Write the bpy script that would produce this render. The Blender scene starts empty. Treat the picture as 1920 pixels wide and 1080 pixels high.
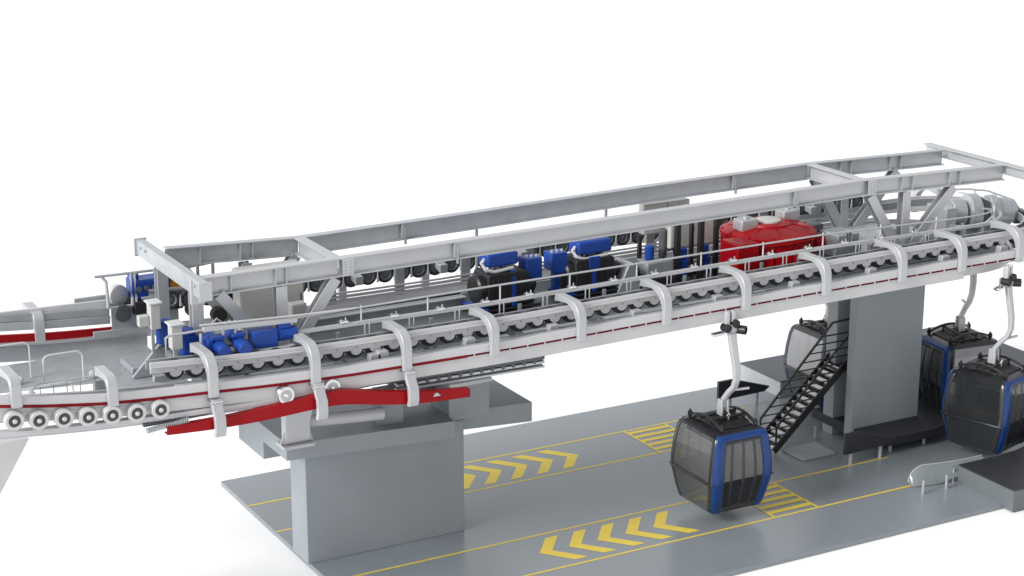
import bpy, bmesh, math, random
from mathutils import Vector, Matrix
random.seed(7)
sc = bpy.context.scene
COL = sc.collection
R = math.radians
PI = math.pi

# ------------------------------------------------------------------ camera
cam_d = bpy.data.cameras.new('camera')
cam = bpy.data.objects.new('camera', cam_d)
COL.objects.link(cam)
cam.location = (-17.0, -41.8, 20.0)
cam.rotation_euler = (R(90 - 15.884), 0, R(-28.96))
cam_d.sensor_width = 36.0
cam_d.lens = 3518.0 / 1920 * 36
cam_d.clip_start = 0.5
cam_d.clip_end = 2000
sc.camera = cam

# ------------------------------------------------------------------ world and light
w = bpy.data.worlds.new('World')
sc.world = w
w.use_nodes = True
bg = w.node_tree.nodes['Background']
bg.inputs[0].default_value = (0.97, 0.98, 1.0, 1)
bg.inputs[1].default_value = 1.0
wn = w.node_tree
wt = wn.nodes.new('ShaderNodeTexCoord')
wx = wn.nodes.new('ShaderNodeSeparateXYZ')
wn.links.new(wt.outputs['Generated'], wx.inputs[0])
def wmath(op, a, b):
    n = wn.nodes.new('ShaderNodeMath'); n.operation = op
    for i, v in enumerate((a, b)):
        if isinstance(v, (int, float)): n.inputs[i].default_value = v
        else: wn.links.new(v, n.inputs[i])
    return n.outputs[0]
# studio surround: brightness added from the left and behind, dimmer towards the viewer
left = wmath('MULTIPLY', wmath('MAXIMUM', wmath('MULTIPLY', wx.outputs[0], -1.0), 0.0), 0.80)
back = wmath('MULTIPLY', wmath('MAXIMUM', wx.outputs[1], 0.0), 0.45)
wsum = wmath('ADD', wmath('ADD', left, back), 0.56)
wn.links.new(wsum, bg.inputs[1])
sd = bpy.data.lights.new('sun', 'SUN')
sd.energy = 3.2
sd.angle = R(22)
sd.color = (1.0, 0.985, 0.96)
sun = bpy.data.objects.new('sun', sd)
COL.objects.link(sun)
sun.rotation_euler = Vector((0.87, 0.12, -0.48)).to_track_quat('-Z', 'Y').to_euler()
sc.view_settings.view_transform = 'Standard'
sc.view_settings.look = 'None'
sc.view_settings.exposure = 0

# ------------------------------------------------------------------ materials
MATS = {}
def mat(name, col, rough=0.5, metal=0.0, var=0.08, scale=3.0, alpha=1.0, coat=0.0, bump=0.0, spec=0.5, streak=0.0, detail=3):
    m = bpy.data.materials.new(name)
    m.use_nodes = True
    nt = m.node_tree
    b = nt.nodes['Principled BSDF']
    b.inputs['Roughness'].default_value = rough
    b.inputs['Metallic'].default_value = metal
    b.inputs['Alpha'].default_value = alpha
    b.inputs['Coat Weight'].default_value = coat
    b.inputs['Specular IOR Level'].default_value = spec
    tc = nt.nodes.new('ShaderNodeTexCoord')
    n = nt.nodes.new('ShaderNodeTexNoise')
    n.inputs['Scale'].default_value = scale
    n.inputs['Detail'].default_value = detail
    n.inputs['Roughness'].default_value = 0.6
    if streak:
        mp = nt.nodes.new('ShaderNodeMapping')
        mp.inputs['Scale'].default_value = (1, 1, streak)
        nt.links.new(tc.outputs['Object'], mp.inputs[0])
        nt.links.new(mp.outputs[0], n.inputs['Vector'])
    else:
        nt.links.new(tc.outputs['Object'], n.inputs['Vector'])
    r = nt.nodes.new('ShaderNodeValToRGB')
    r.color_ramp.elements[0].position = 0.3
    r.color_ramp.elements[1].position = 0.7
    r.color_ramp.elements[0].color = tuple(c * (1 - var) for c in col) + (1,)
    r.color_ramp.elements[1].color = tuple(min(1, c * (1 + var)) for c in col) + (1,)
    nt.links.new(n.outputs['Fac'], r.inputs[0])
    nt.links.new(r.outputs[0], b.inputs['Base Color'])
    mr = nt.nodes.new('ShaderNodeMapRange')
    mr.inputs[1].default_value = 0.3
    mr.inputs[2].default_value = 0.7
    mr.inputs[3].default_value = max(0.02, rough - 0.04)
    mr.inputs[4].default_value = min(1, rough + 0.04)
    nt.links.new(n.outputs['Fac'], mr.inputs[0])
    nt.links.new(mr.outputs[0], b.inputs['Roughness'])
    if bump:
        n2 = nt.nodes.new('ShaderNodeTexNoise')
        n2.inputs['Scale'].default_value = scale * 9
        nt.links.new(tc.outputs['Object'], n2.inputs['Vector'])
        bp = nt.nodes.new('ShaderNodeBump')
        bp.inputs['Strength'].default_value = bump
        bp.inputs['Distance'].default_value = 0.02
        nt.links.new(n2.outputs['Fac'], bp.inputs['Height'])
        nt.links.new(bp.outputs[0], b.inputs['Normal'])
    MATS[name] = m
    return m

M_ground = mat('studio_white', (0.93, 0.93, 0.935), 0.85, var=0.01, scale=0.1, spec=0.1)
M_floor = mat('grey_floor_coating', (0.225, 0.252, 0.272), 0.26, var=0.05, scale=0.25, spec=0.5)
M_yellow = mat('yellow_paint', (0.80, 0.60, 0.06), 0.5, var=0.05, scale=4)
M_conc = mat('concrete', (0.30, 0.33, 0.352), 0.55, var=0.04, scale=0.7, bump=0.06, spec=0.3)
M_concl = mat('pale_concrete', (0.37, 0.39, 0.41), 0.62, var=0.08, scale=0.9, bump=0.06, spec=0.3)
M_steel = mat('pale_painted_steel', (0.475, 0.485, 0.50), 0.38, metal=0.3, var=0.05, scale=1.2)
M_galv = mat('galvanised_and_shaded_steel', (0.44, 0.465, 0.485), 0.36, metal=0.4, var=0.08, scale=2.5)  # its darker tone also stands in for shade on the rear frame
M_white = mat('white_enamel', (0.55, 0.55, 0.56), 0.38, var=0.03, scale=1.0)
M_grey = mat('grey_steel', (0.33, 0.355, 0.375), 0.45, metal=0.15, var=0.10, scale=2.0)
M_dgrey = mat('dark_grey_steel', (0.10, 0.108, 0.115), 0.45, metal=0.3, var=0.15, scale=2.5)
M_chrome = mat('polished_steel', (0.66, 0.66, 0.67), 0.18, metal=0.9, var=0.05, scale=3)
M_red = mat('red_paint', (0.30, 0.002, 0.006), 0.34, var=0.08, scale=1.5, spec=0.18)
M_dred = mat('dark_red_stripe', (0.12, 0.003, 0.010), 0.6, spec=0.1, var=0.1, scale=3)
M_lred = mat('deep_red_stripe', (0.20, 0.003, 0.010), 0.5, var=0.1, scale=3, spec=0.15)
M_bright = mat('bright_edge_paint', (0.86, 0.86, 0.85), 0.4, var=0.03)
M_blue = mat('blue_enamel', (0.010, 0.052, 0.29), 0.38, var=0.10, scale=2.5, spec=0.3)
M_cblue = mat('cabin_blue', (0.008, 0.042, 0.175), 0.28, var=0.08, scale=1.5, coat=0.15, spec=0.3)
M_black = mat('black_paint', (0.016, 0.016, 0.018), 0.38, var=0.25, scale=3)
M_blackm = mat('matt_black', (0.012, 0.012, 0.014), 0.6, var=0.25, scale=4)
M_rubber = mat('tyre_rubber', (0.030, 0.030, 0.033), 0.6, var=0.2, scale=6)
M_rim = mat('wheel_disc', (0.16, 0.17, 0.18), 0.4, metal=0.3, var=0.12, scale=5)
M_hub = mat('sheave_disc', (0.055, 0.05, 0.048), 0.5, var=0.2, scale=6)
M_cream = mat('cream_cabinet', (0.47, 0.47, 0.45), 0.42, var=0.03, scale=1.5)
M_orange = mat('orange_enamel', (0.80, 0.34, 0.02), 0.4, var=0.12, scale=5)
M_glass = mat('smoked_glass', (0.10, 0.102, 0.104), 0.05, var=0.08, scale=0.6, alpha=0.72, spec=0.9, coat=0.3)
M_dglass = mat('dark_glass', (0.016, 0.017, 0.02), 0.05, var=0.15, scale=0.6, alpha=0.93, spec=0.35)
M_pglass = mat('painted_reflection_glass', (0.34, 0.345, 0.355), 0.08, var=0.12, scale=0.5, alpha=0.9, spec=0.9, coat=0.3)  # pale base colour paints in a bright reflection
M_deck = mat('deck_plate', (0.15, 0.17, 0.182), 0.45, metal=0.2, var=0.15, scale=1.5)
M_eglass = mat('deep_smoked_glass', (0.022, 0.024, 0.026), 0.05, var=0.2, scale=0.6, alpha=0.88, spec=0.6, coat=0.1)
M_cabin = mat('cabin_black', (0.018, 0.019, 0.022), 0.28, var=0.15, scale=2, coat=0.3)
M_clear = mat('clear_screen', (0.22, 0.25, 0.265), 0.10, var=0.05, scale=1.0, alpha=0.72, spec=0.8)
M_lgrey = mat('light_grey_arm', (0.50, 0.51, 0.52), 0.35, metal=0.2, var=0.04, scale=2)
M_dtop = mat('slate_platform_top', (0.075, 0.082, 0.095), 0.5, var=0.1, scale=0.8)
M_shadewall = mat('shaded_platform_wall', (0.13, 0.145, 0.155), 0.4, var=0.08, scale=0.8)  # darker grey with the cabin's cast shade put into the colour
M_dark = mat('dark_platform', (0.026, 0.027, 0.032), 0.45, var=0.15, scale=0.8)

# ------------------------------------------------------------------ mesh helpers
class MB:
    def __init__(s):
        s.v = []; s.f = []
    def add(s, vs, fs):
        o = len(s.v)
        s.v += [tuple(p) for p in vs]
        s.f += [tuple(i + o for i in f) for f in fs]
        return s
    def box(s, x0, x1, y0, y1, z0, z1):
        return s.add([(x0, y0, z0), (x1, y0, z0), (x1, y1, z0), (x0, y1, z0), (x0, y0, z1), (x1, y0, z1), (x1, y1, z1), (x0, y1, z1)],
                     [(0, 3, 2, 1), (4, 5, 6, 7), (0, 1, 5, 4), (1, 2, 6, 5), (2, 3, 7, 6), (3, 0, 4, 7)])
    def cbox(s, c, d):
        return s.box(c[0] - d[0] / 2, c[0] + d[0] / 2, c[1] - d[1] / 2, c[1] + d[1] / 2, c[2] - d[2] / 2, c[2] + d[2] / 2)
    def frame(s, t, up):
        t = t.normalized()
        a = up.cross(t)
        if a.length < 1e-4:
            a = Vector((1, 0, 0)).cross(t)
            if a.length < 1e-4: a = Vector((0, 1, 0)).cross(t)
        a.normalize()
        return a, t.cross(a)
    def sweep(s, path, prof, up=(0, 0, 1), closed_prof=True, caps=True, scale=None):
        """profile points (a, b): a sideways, b along up"""
        P = [Vector(p) for p in path]; up = Vector(up); n = len(prof); vs = []
        for i, p in enumerate(P):
            t0 = (P[i] - P[i - 1]).normalized() if i > 0 else None
            t1 = (P[i + 1] - P[i]).normalized() if i < len(P) - 1 else None
            t = (t0 + t1) if (t0 and t1) else (t0 or t1)
            a, b = s.frame(t, up)
            k = 1.0
            if t0 and t1:
                k = 1.0 / max(0.35, math.sqrt(max(0, (1 + t0.dot(t1)) / 2)))
            for (u, v) in prof:
                q = a * u + b * v
                if t0 and t1 and k > 1.0001:
                    m = (t1 - t0)
                    if m.length > 1e-5:
                        m.normalize(); q = q + m * (q.dot(m) * (k - 1))
                vs.append(p + q)
        fs = []
        for i in range(len(P) - 1):
            for j in range(n if closed_prof else n - 1):
                j2 = (j + 1) % n
                fs.append((i * n + j, (i + 1) * n + j, (i + 1) * n + j2, i * n + j2))
        if caps and closed_prof:
            fs.append(tuple(range(n))); fs.append(tuple((len(P) - 1) * n + j for j in reversed(range(n))))
        return s.add(vs, fs)
    def bar(s, p, q, wd, ht, up=(0, 0, 1)):
        return s.sweep([p, q], [(-wd / 2, -ht / 2), (wd / 2, -ht / 2), (wd / 2, ht / 2), (-wd / 2, ht / 2)], up)
    def ibeam(s, path, wd, ht, tf=0.035, tw=0.03, up=(0, 0, 1)):
        a, h, c = wd / 2, ht / 2, tw / 2
        pr = [(-a, -h), (a, -h), (a, -h + tf), (c, -h + tf), (c, h - tf), (a, h - tf), (a, h), (-a, h), (-a, h - tf), (-c, h - tf), (-c, -h + tf), (-a, -h + tf)]
        return s.sweep(path, pr, up)
    def tube(s, path, r, n=8, up=(0, 0, 1)):
        return s.sweep(path, [(r * math.cos(2 * PI * k / n), r * math.sin(2 * PI * k / n)) for k in range(n)], up)
    def lathe(s, c, ax, prof, n=24, caps=True):
        """prof: (radius, offset along axis)"""
        c = Vector(c); ax = Vector(ax).normalized()
        a, b = s.frame(ax, Vector((0, 0, 1)) if abs(ax.z) < 0.9 else Vector((1, 0, 0)))
        vs = []; fs = []; m = len(prof)
        for k in range(n):
            q = 2 * PI * k / n
            d = a * math.cos(q) + b * math.sin(q)
            for (r, t) in prof: vs.append(c + d * r + ax * t)
        for k in range(n):
            k2 = (k + 1) % n
            for j in range(m - 1):
                fs.append((k * m + j, k2 * m + j, k2 * m + j + 1, k * m + j + 1))
        if caps and prof[0][0] > 1e-4: fs.append(tuple(k * m for k in reversed(range(n))))
        if caps and prof[-1][0] > 1e-4: fs.append(tuple(k * m + m - 1 for k in range(n)))
        return s.add(vs, fs)
    def cyl(s, p, q, r, n=20, ch=0.0):
        p = Vector(p); q = Vector(q); L = (q - p).length
        pr = [(r, 0), (r, L)] if not ch else [(r - ch, 0), (r, ch), (r, L - ch), (r - ch, L)]
        return s.lathe(p, q - p, pr, n)
    def prism(s, poly, ax, t0, t1):
        """poly in the plane across axis ax ('x','y','z'), extruded t0..t1"""
        n = len(poly)
        def P(u, v, t):
            return {'x': (t, u, v), 'y': (u, t, v), 'z': (u, v, t)}[ax]
        vs = [P(u, v, t0) for u, v in poly] + [P(u, v, t1) for u, v in poly]
        fs = [tuple(range(n)), tuple(reversed(range(n, 2 * n)))] + [(i, n + i, n + (i + 1) % n, (i + 1) % n) for i in range(n)]
        return s.add(vs, fs)
    def build(s, name, m, parent=None, bevel=0.0, sharp=35, loc=None):
        me = bpy.data.meshes.new(name)
        me.from_pydata(s.v, [], s.f)
        bm = bmesh.new(); bm.from_mesh(me)
        bmesh.ops.remove_doubles(bm, verts=bm.verts, dist=1e-5)
        bmesh.ops.recalc_face_normals(bm, faces=bm.faces)
        bm.to_mesh(me); bm.free()
        for p in me.polygons: p.use_smooth = True
        me.set_sharp_from_angle(angle=R(sharp))
        me.materials.append(m)
        o = bpy.data.objects.new(name, me)
        COL.objects.link(o)
        if loc: o.location = loc
        if parent: o.parent = parent
        if bevel:
            b = o.modifiers.new('bevel', 'BEVEL'); b.width = bevel; b.segments = 2; b.limit_method = 'ANGLE'; b.angle_limit = R(40)
            b.use_clamp_overlap = True
        return o

def tag(o, label=None, cat=None, group=None, kind=None):
    for k, v in (('label', label), ('category', cat), ('group', group), ('kind', kind)):
        if v: o[k] = v
    return o
def thing(name, label, cat, loc=(0, 0, 0), rz=0.0, group=None):
    o = bpy.data.objects.new(name, None)
    o.empty_display_size = 0.2
    COL.objects.link(o); o.location = loc; o.rotation_euler = (0, 0, rz)
    return tag(o, label, cat, group)
def kid(o, parent, loc=None, rz=None):
    c = o.copy(); COL.objects.link(c); c.parent = parent
    if loc is not None: c.location = loc
    if rz is not None: c.rotation_euler = (0, 0, rz)
    for g in [x for x in COL.objects if x.parent == o]:
        d = g.copy(); COL.objects.link(d); d.parent = c
    return c
def copy_thing(root, loc, rz, label, group=None):
    r = root.copy(); COL.objects.link(r); r.location = loc; r.rotation_euler = (0, 0, rz); r['label'] = label
    if group: r['group'] = group
    for ch in list(root.children): kid(ch, r)
    return r
def lerp(tab, x):
    if x <= tab[0][0]: return tab[0][1]
    for (a, va), (b, vb) in zip(tab, tab[1:]):
        if x <= b: return va + (vb - va) * (x - a) / (b - a)
    return tab[-1][1]
def frange(a, b, st):
    n = max(1, int(round((b - a) / st)))
    return [a + (b - a) * i / n for i in range(n + 1)]

# ------------------------------------------------------------------ ground and station floor
g = MB().add([(-600, -600, -0.14), (900, -600, -0.14), (900, 900, -0.14), (-600, 900, -0.14)], [(0, 1, 2, 3)]).build('ground', M_ground)
tag(g, kind='structure')
fl = MB().box(-0.03, 27, -6.06, 6.07, -0.14, 0.0).build('platform_floor', M_floor, bevel=0.01)
tag(fl, kind='structure')
ZL = 0.004
def sheet(mb, pts, z=ZL):
    mb.add([(x, y, z) for x, y in pts], [tuple(range(len(pts)))])
def line(y, x0, x1, wd=0.075):
    m = MB(); sheet(m, [(x0, y - wd / 2), (x1, y - wd / 2), (x1, y + wd / 2), (x0, y + wd / 2)])
    return m.build('lane_line', M_yellow, fl)
line(3.95, 0.0, 16.8); line(1.90, 0.0, 16.8); line(-1.68, 0.0, 17.9); line(-3.76, 0.0, 17.75)
def crossing(ya, yb):
    m = MB(); x0, x1 = 12.2, 13.75; z = ZL + 0.004
    for xx in (x0, x1 - 0.08): sheet(m, [(xx, ya + 0.04), (xx + 0.08, ya + 0.04), (xx + 0.08, yb - 0.04), (xx, yb - 0.04)], z)
    n = 5; st = (yb - ya) / (n + 0.55)
    for i in range(n):
        y = ya + st * (i + 0.62)
        sheet(m, [(x0 + 0.081, y), (x1 - 0.081, y), (x1 - 0.081, y + st * 0.5), (x0 + 0.081, y + st * 0.5)], z)
    m.build('hatched_crossing', M_yellow, fl)
crossing(1.90, 3.95); crossing(-3.76, -1.68)
def chevron(xt, yc, d):
    m = MB(); h = 0.78; a = 0.38; b = 0.62
    sheet(m, [(xt, yc), (xt - d * b, yc + h), (xt - d * (b + a), yc + h), (xt - d * a * 1.0, yc), (xt - d * (b + a), yc - h), (xt - d * b, yc - h)])
    # keep the concave polygon tidy: two quads
    m.v = []; m.f = []
    sheet(m, [(xt, yc), (xt - d * b, yc + h), (xt - d * (b + a), yc + h), (xt - d * a, yc)])
    sheet(m, [(xt, yc), (xt - d * a, yc), (xt - d * (b + a), yc - h), (xt - d * b, yc - h)])
    return m.build('arrow_marking', M_yellow, fl)
for i in range(5): chevron(10.0 - 0.86 * i, 2.93, 1)
for i in range(5): chevron(5.45 + 0.88 * i, -2.72, -1)

# ------------------------------------------------------------------ raised boarding platform at the right end
arc = [(19.8 + 4.2 * math.sin(a), 4.2 * math.cos(a)) for a in [PI * k / 16 for k in range(17)]]
pp = [(18.35, 6.42), (18.35, 4.2)] + arc + [(18.35, -4.2), (18.35, -6.42), (27.5, -6.42), (27.5, 6.42)]
pl = thing('boarding_platform', 'raised grey boarding platform with black top around the cabin turning lane', 'platform', (0, 0, 0))
ha = [p for p in pp if p[1] > 0.01]; hb_ = [p for p in pp if p[1] < -0.01]
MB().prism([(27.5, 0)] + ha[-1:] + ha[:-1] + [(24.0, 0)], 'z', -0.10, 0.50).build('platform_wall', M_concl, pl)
MB().prism([(24.0, 0)] + hb_ + [(27.5, 0)], 'z', -0.10, 0.50).build('platform_wall', M_shadewall, pl)  # near half in the shade-darkened wall colour
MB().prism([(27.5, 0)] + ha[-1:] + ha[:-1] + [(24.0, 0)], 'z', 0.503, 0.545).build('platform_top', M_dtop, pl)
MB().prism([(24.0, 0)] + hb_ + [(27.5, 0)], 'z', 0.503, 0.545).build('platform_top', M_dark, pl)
MB().box(15.5, 16.7, -0.75, 0.25, 0.004, 0.07).build('stair_landing', M_concl, pl, bevel=0.01)

# ------------------------------------------------------------------ supports
def support_left():
    t = thing('concrete_pier', 'grey T-topped concrete pier carrying the left end of the station', 'pier', (0, 0, 0))
    MB().box(-0.09, 4.43, -0.45, 0.57, 0.0, 3.15).build('wall', M_conc, t, bevel=0.015)
    def sl(x): return 3.60 - 0.047 * (x + 0.8)
    def cap(x0, x1, y0, y1, th0, th1, dz=0.0):
        m = MB()
        vs = []
        for y in (y0, y1):
            vs += [(x0, y, sl(x0) - th0 - dz), (x1, y, sl(x1) - th1 - dz), (x1, y, sl(x1) - dz), (x0, y, sl(x0) - dz)]
        m.add(vs, [(0, 1, 2, 3), (7, 6, 5, 4), (0, 4, 5, 1), (1, 5, 6, 2), (2, 6, 7, 3), (3, 7, 4, 0)])
        return m
    cap(-0.80, 3.90, -1.0, -0.362, 0.45, 0.47).build('cap', M_conc, t, bevel=0.012)
    cap(-0.80, 6.55, -0.36, 2.35, 0.452, 0.55, 0.002).build('cap', M_conc, t, bevel=0.012)
    MB().box(-0.798, 6.3, 0.585, 2.34, 2.66, 3.2).build('rear_beam', M_conc, t, bevel=0.012)
    # raised bearing block with pale sole plate, small post
    MB().box(3.95, 5.15, -0.55, 0.55, 3.2, 4.15).build('bearing_block', M_conc, t, bevel=0.012)
    MB().box(3.92, 5.18, -0.66, 0.6, 4.152, 4.26).build('sole_plate', M_steel, t, bevel=0.01)
    MB().box(1.95, 2.62, -0.58, -0.1, 3.38, 4.35).build('bearing_block', M_conc, t, bevel=0.012)
    return t
support_left()
def support_right():
    t = thing('concrete_pier', 'tall plain grey concrete pier standing beside the black staircase', 'pier', (0, 0, 0))
    MB().box(17.48, 20.05, -0.45, -0.12, 0.0, 4.95).build('wall', M_conc, t, bevel=0.015)
    MB().box(17.64, 19.2, 0.62, 1.1, 0.0, 4.95).build('wall', M_conc, t, bevel=0.015)
    MB().box(18.5, 19.7, -0.5, 0.0, 4.953, 5.03).build('sole_plate', M_steel, t, bevel=0.01)
    return t
support_right()
# pale mast at the extreme left
m = MB(); m.prism([(-12.4, -0.2), (-10.8, -0.2), (-7.38, 5.32), (-8.6, 5.32)], 'y', -2.2, -1.4)
tag(m.build('support_mast', M_white, bevel=0.02), 'pale slanting support mast under the left end of the rail', 'mast')

# pedestal foot on the pier cap
t = thing('pedestal_foot', 'pale grey pedestal foot bolted on the front edge of the pier cap', 'pedestal', (0, 0, 0))
MB().prism([(-0.92, 3.68), (-0.24, 3.68), (-0.24, 4.2), (-0.12, 4.62), (-0.06, 5.0), (-0.62, 5.0), (-0.92, 4.5)], 'y', -1.28, -1.0).build('column', M_steel, t, bevel=0.03)
MB().box(-1.02, -0.2, -1.42, -0.86, 3.585, 3.675).build('base_plate', M_steel, t, bevel=0.01)
for x in (-1.0, -0.22):
    m = MB(); d = 1 if x < -0.6 else -1
    m.prism([(x - 0.05 * d, 3.68), (x + 0.09 * d, 3.68), (x + 0.09 * d, 4.05), (x + 0.03 * d, 3.95)], 'y', -1.24, -1.20)
    m.build('gusset', M_steel, t, bevel=0.008)
# pale round beam on the cap
MB_pipe = MB().cyl((-0.2, -0.75, 4.02), (1.95, -0.75, 3.86), 0.17, 24, 0.02)
tag(MB_pipe.build('tube_beam', M_white), 'pale thick round beam lying above the left pier cap', 'beam')

# ------------------------------------------------------------------ guide rail and its hoops
ZT = [(-9, .80), (-8.15, .64), (-7, .46), (-5.8, .31), (-4.6, .23), (-3.58, .18), (-2, .09), (0, .02), (3, .0), (5, .0), (9, .06), (13, .11), (17, .15), (24, .16)]
def zf(x): return lerp(ZT, x)
def path(y, x0, x1, z, st=0.6, turn=False, back_x=None):
    P = [(x, y, z + zf(x)) for x in frange(x0, x1, st)]
    if turn:
        r = abs(y)
        for k in range(1, 21):
            a = PI * k / 20
            P.append((x1 + r * math.sin(a), -r * math.cos(a), z + zf(x1)))
        P += [(x, -y, z + zf(x)) for x in frange(x1, back_x, 0.6)[1:]]
    return P
XT = 21.3
gr = thing('guide_rail', 'long white guide rail with thin red line and arched hoops along the front', 'guide rail', (0, 0, 0))
rect = lambda w_, h_: [(-w_ / 2, -h_ / 2), (w_ / 2, -h_ / 2), (w_ / 2, h_ / 2), (-w_ / 2, h_ / 2)]
# upper band, recessed red line, lower band (front straight, turn and back straight)
up_z, mid_z, lo_z = 5.953, 5.83, 5.637
MB().sweep(path(-3.0, -9, XT, up_z, turn=True, back_x=-9), rect(0.07, 0.20)).build('upper_band', M_white, gr, bevel=0.012)
MB().sweep(path(-2.985, -9, XT, 5.83), rect(0.05, 0.06)).build('red_line', M_dred, gr)
MB().sweep(path(-2.955, -9, 19.2, lo_z), rect(0.05, 0.345)).build('lower_band', M_white, gr, bevel=0.012)
MB().sweep(path(-2.75, 19.2, 20.0, lo_z + 0.0, turn=True, back_x=9), rect(0.07, 0.34)).build('turn_band', M_white, gr, bevel=0.012)
MB().sweep(path(3.0, -3.0, XT, lo_z), rect(0.07, 0.31)).build('lower_band', M_white, gr, bevel=0.012)
# shelf lips on the rail
MB().sweep(path(-2.90, -4.2, XT, 6.035), rect(0.14, 0.025)).build('top_lip', M_steel, gr)
MB().sweep(path(-2.52, -4.6, 7.2, 5.86), rect(0.66, 0.03)).build('floor_strip', M_concl, gr)
MB().sweep(path(-2.52, 12.8, XT, 5.86), rect(0.66, 0.03)).build('floor_strip', M_concl, gr)
MB().sweep(path(-3.036, -9, 3.2, 5.83), rect(0.012, 0.07)).build('red_line', M_lred, gr)
rc = MB().box(-0.012, 0.012, -3.042, -3.011, 5.795, 5.87).build('red_line_clip', M_white, gr, loc=(3.4, 0, zf(3.4)))
for k in range(1, 35):
    kid(rc, gr, (3.4 + 0.5 * k, 0, zf(3.4 + 0.5 * k)))
# hoops
HX = [-3.36, -0.84, 1.53, 3.92, 6.41, 8.98, 11.5, 14.15, 16.8, 18.98, 21.15]
def hoop_mb(z0=5.74, top=6.72, wd=0.23, yo=-3.18, yi=-1.93, to=0.13, ta=0.13, ro=0.42, ri=0.55):
    O = [(yo, z0), (yo, top - ro)] + [(yo + ro * (1 - math.cos(a)), top - ro + ro * math.sin(a)) for a in [PI / 2 * k / 8 for k in range(1, 9)]] + [(yi, top), (yi, top - 0.24)]
    I = [(yi - 0.12, top - 0.24 + 0.05)] + [(yo + to + ri * (1 - math.cos(a)), top - ta - ri + ri * math.sin(a)) for a in [PI / 2 * k / 8 for k in range(8, -1, -1)]] + [(yo + to, z0)]
    return MB().prism(O + I, 'x', -wd / 2, wd / 2)
hp = hoop_mb().build('hoop', M_steel, gr, bevel=0.014, loc=(HX[0], 0, zf(HX[0])))
for x in HX[1:]:
    kid(hp, gr, (x, 0, zf(x)))
for k in range(9): # far hoops, seen in pieces behind the machinery
    x = 2.6 + 2.5 * k
    kid(hp, gr, (x, 0, zf(x)), PI)
# entry hoops at the left
eh = hoop_mb(z0=6.06, top=6.74, yi=-2.2, ro=0.25, ri=0.22).build('hoop', M_steel, gr, bevel=0.014, loc=(-5.70, 0, 0.03))
kid(eh, gr, (-7.82, 0, 0.36))
hoop_mb(z0=5.25, top=6.70, yi=-2.1, ro=0.25, ri=0.22, wd=0.26).build('hoop', M_steel, gr, bevel=0.014, loc=(-5.72, 5.92, 0.02))
# block brackets behind the rail
bk = MB().prism([(-0.17, -0.16), (0.17, -0.16), (0.13, 0.16), (-0.13, 0.16)], 'y', -0.08, 0.12).build('bracket_block', M_steel, gr, bevel=0.012, loc=(0.9, -2.62, 5.98))
for x in HX[1:-1]: kid(bk, gr, (x + 1.95, -2.62, 5.98 + zf(x)))
# lower arms that carry the red launch rail
AO = [(-3.10, 5.80), (-3.14, 5.60), (-3.28, 5.42), (-3.30, 5.12), (-3.24, 4.95)]
AI = [(y - 0.13, z) for y, z in reversed(AO)]
a0 = MB().prism(AO + AI, 'x', -0.09, 0.17).build('lower_arm', M_steel, gr, bevel=0.015, loc=(HX[0], 0, 0.06))
for x in (HX[1], HX[2]): kid(a0, gr, (x, 0, 0.03 if x < 0 else -0.04))
j0 = MB().box(-0.15, 0.17, -3.26, -3.0, 5.70, 5.735).build('joint_plate', M_chrome, gr, bevel=0.006, loc=(HX[0], 0, 0.1))
for x in (HX[1], HX[2]): kid(j0, gr, (x, 0, zf(x)))
# left lower skirt rail under the wheels
MB().sweep([(x, -2.92, 5.46 + zf(x) * 0.55) for x in frange(-9, -0.2, 0.5)], rect(0.22, 0.12)).build('skirt_rail', M_white, gr, bevel=0.012)
MB().sweep([(x, -2.80, 5.70 + zf(x) * 0.8) for x in frange(-9, -1.0, 0.5)], rect(0.06, 0.36)).build('skirt_web', M_steel, gr)
MB().sweep([(x, -2.5, 5.20 + zf(x) * 0.6) for x in frange(-9, -2.2, 0.5)], rect(0.10, 0.05)).build('skirt_rail', M_galv, gr)

# rear entry rail on the left: channel, red strip, plate
er = thing('entry_rail', 'grey channel with bright red strip at the rear left entrance', 'guide rail', (0, 0, 0))
CT = [(-9, 6.98), (-6.63, 6.76), (-5.3, 6.645), (-3.96, 6.56), (-3, 6.5)]
RT = [(-9, 6.42), (-6.7, 6.175), (-5.4, 6.05), (-4.3, 5.99), (-3.2, 5.94)]
P = lambda y, tab, dz, a, b: [(x, y, lerp(tab, x) + dz) for x in frange(a, b, 0.5)]
MB().sweep(P(2.92, CT, -0.10, -9, -3.9), rect(0.12, 0.19)).build('channel', M_grey, er, bevel=0.01)
MB().sweep(P(2.88, CT, -0.31, -9, -3.9), rect(0.10, 0.21)).build('channel', M_galv, er, bevel=0.01)
MB().sweep(P(2.80, RT, 0, -9, -3.1), rect(0.08, 0.20)).build('red_strip', M_red, er, bevel=0.01)
MB().sweep(P(2.72, RT, -0.13, -9, -3.1), rect(0.12, 0.05)).build('lip', M_steel, er)
MB().sweep(P(2.76, RT, -0.37, -9, -3.0), rect(0.05, 0.44)).build('web_plate', M_grey, er)
MB().box(-3.95, -2.2, 2.55, 2.60, 5.98, 6.60).build('side_plate', M_grey, er)
MB().sweep([(-4.45, 2.5, 6.02), (-3.1, 2.5, 5.98)], rect(0.10, 0.14)).build('bumper_bar', M_galv, er)

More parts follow.
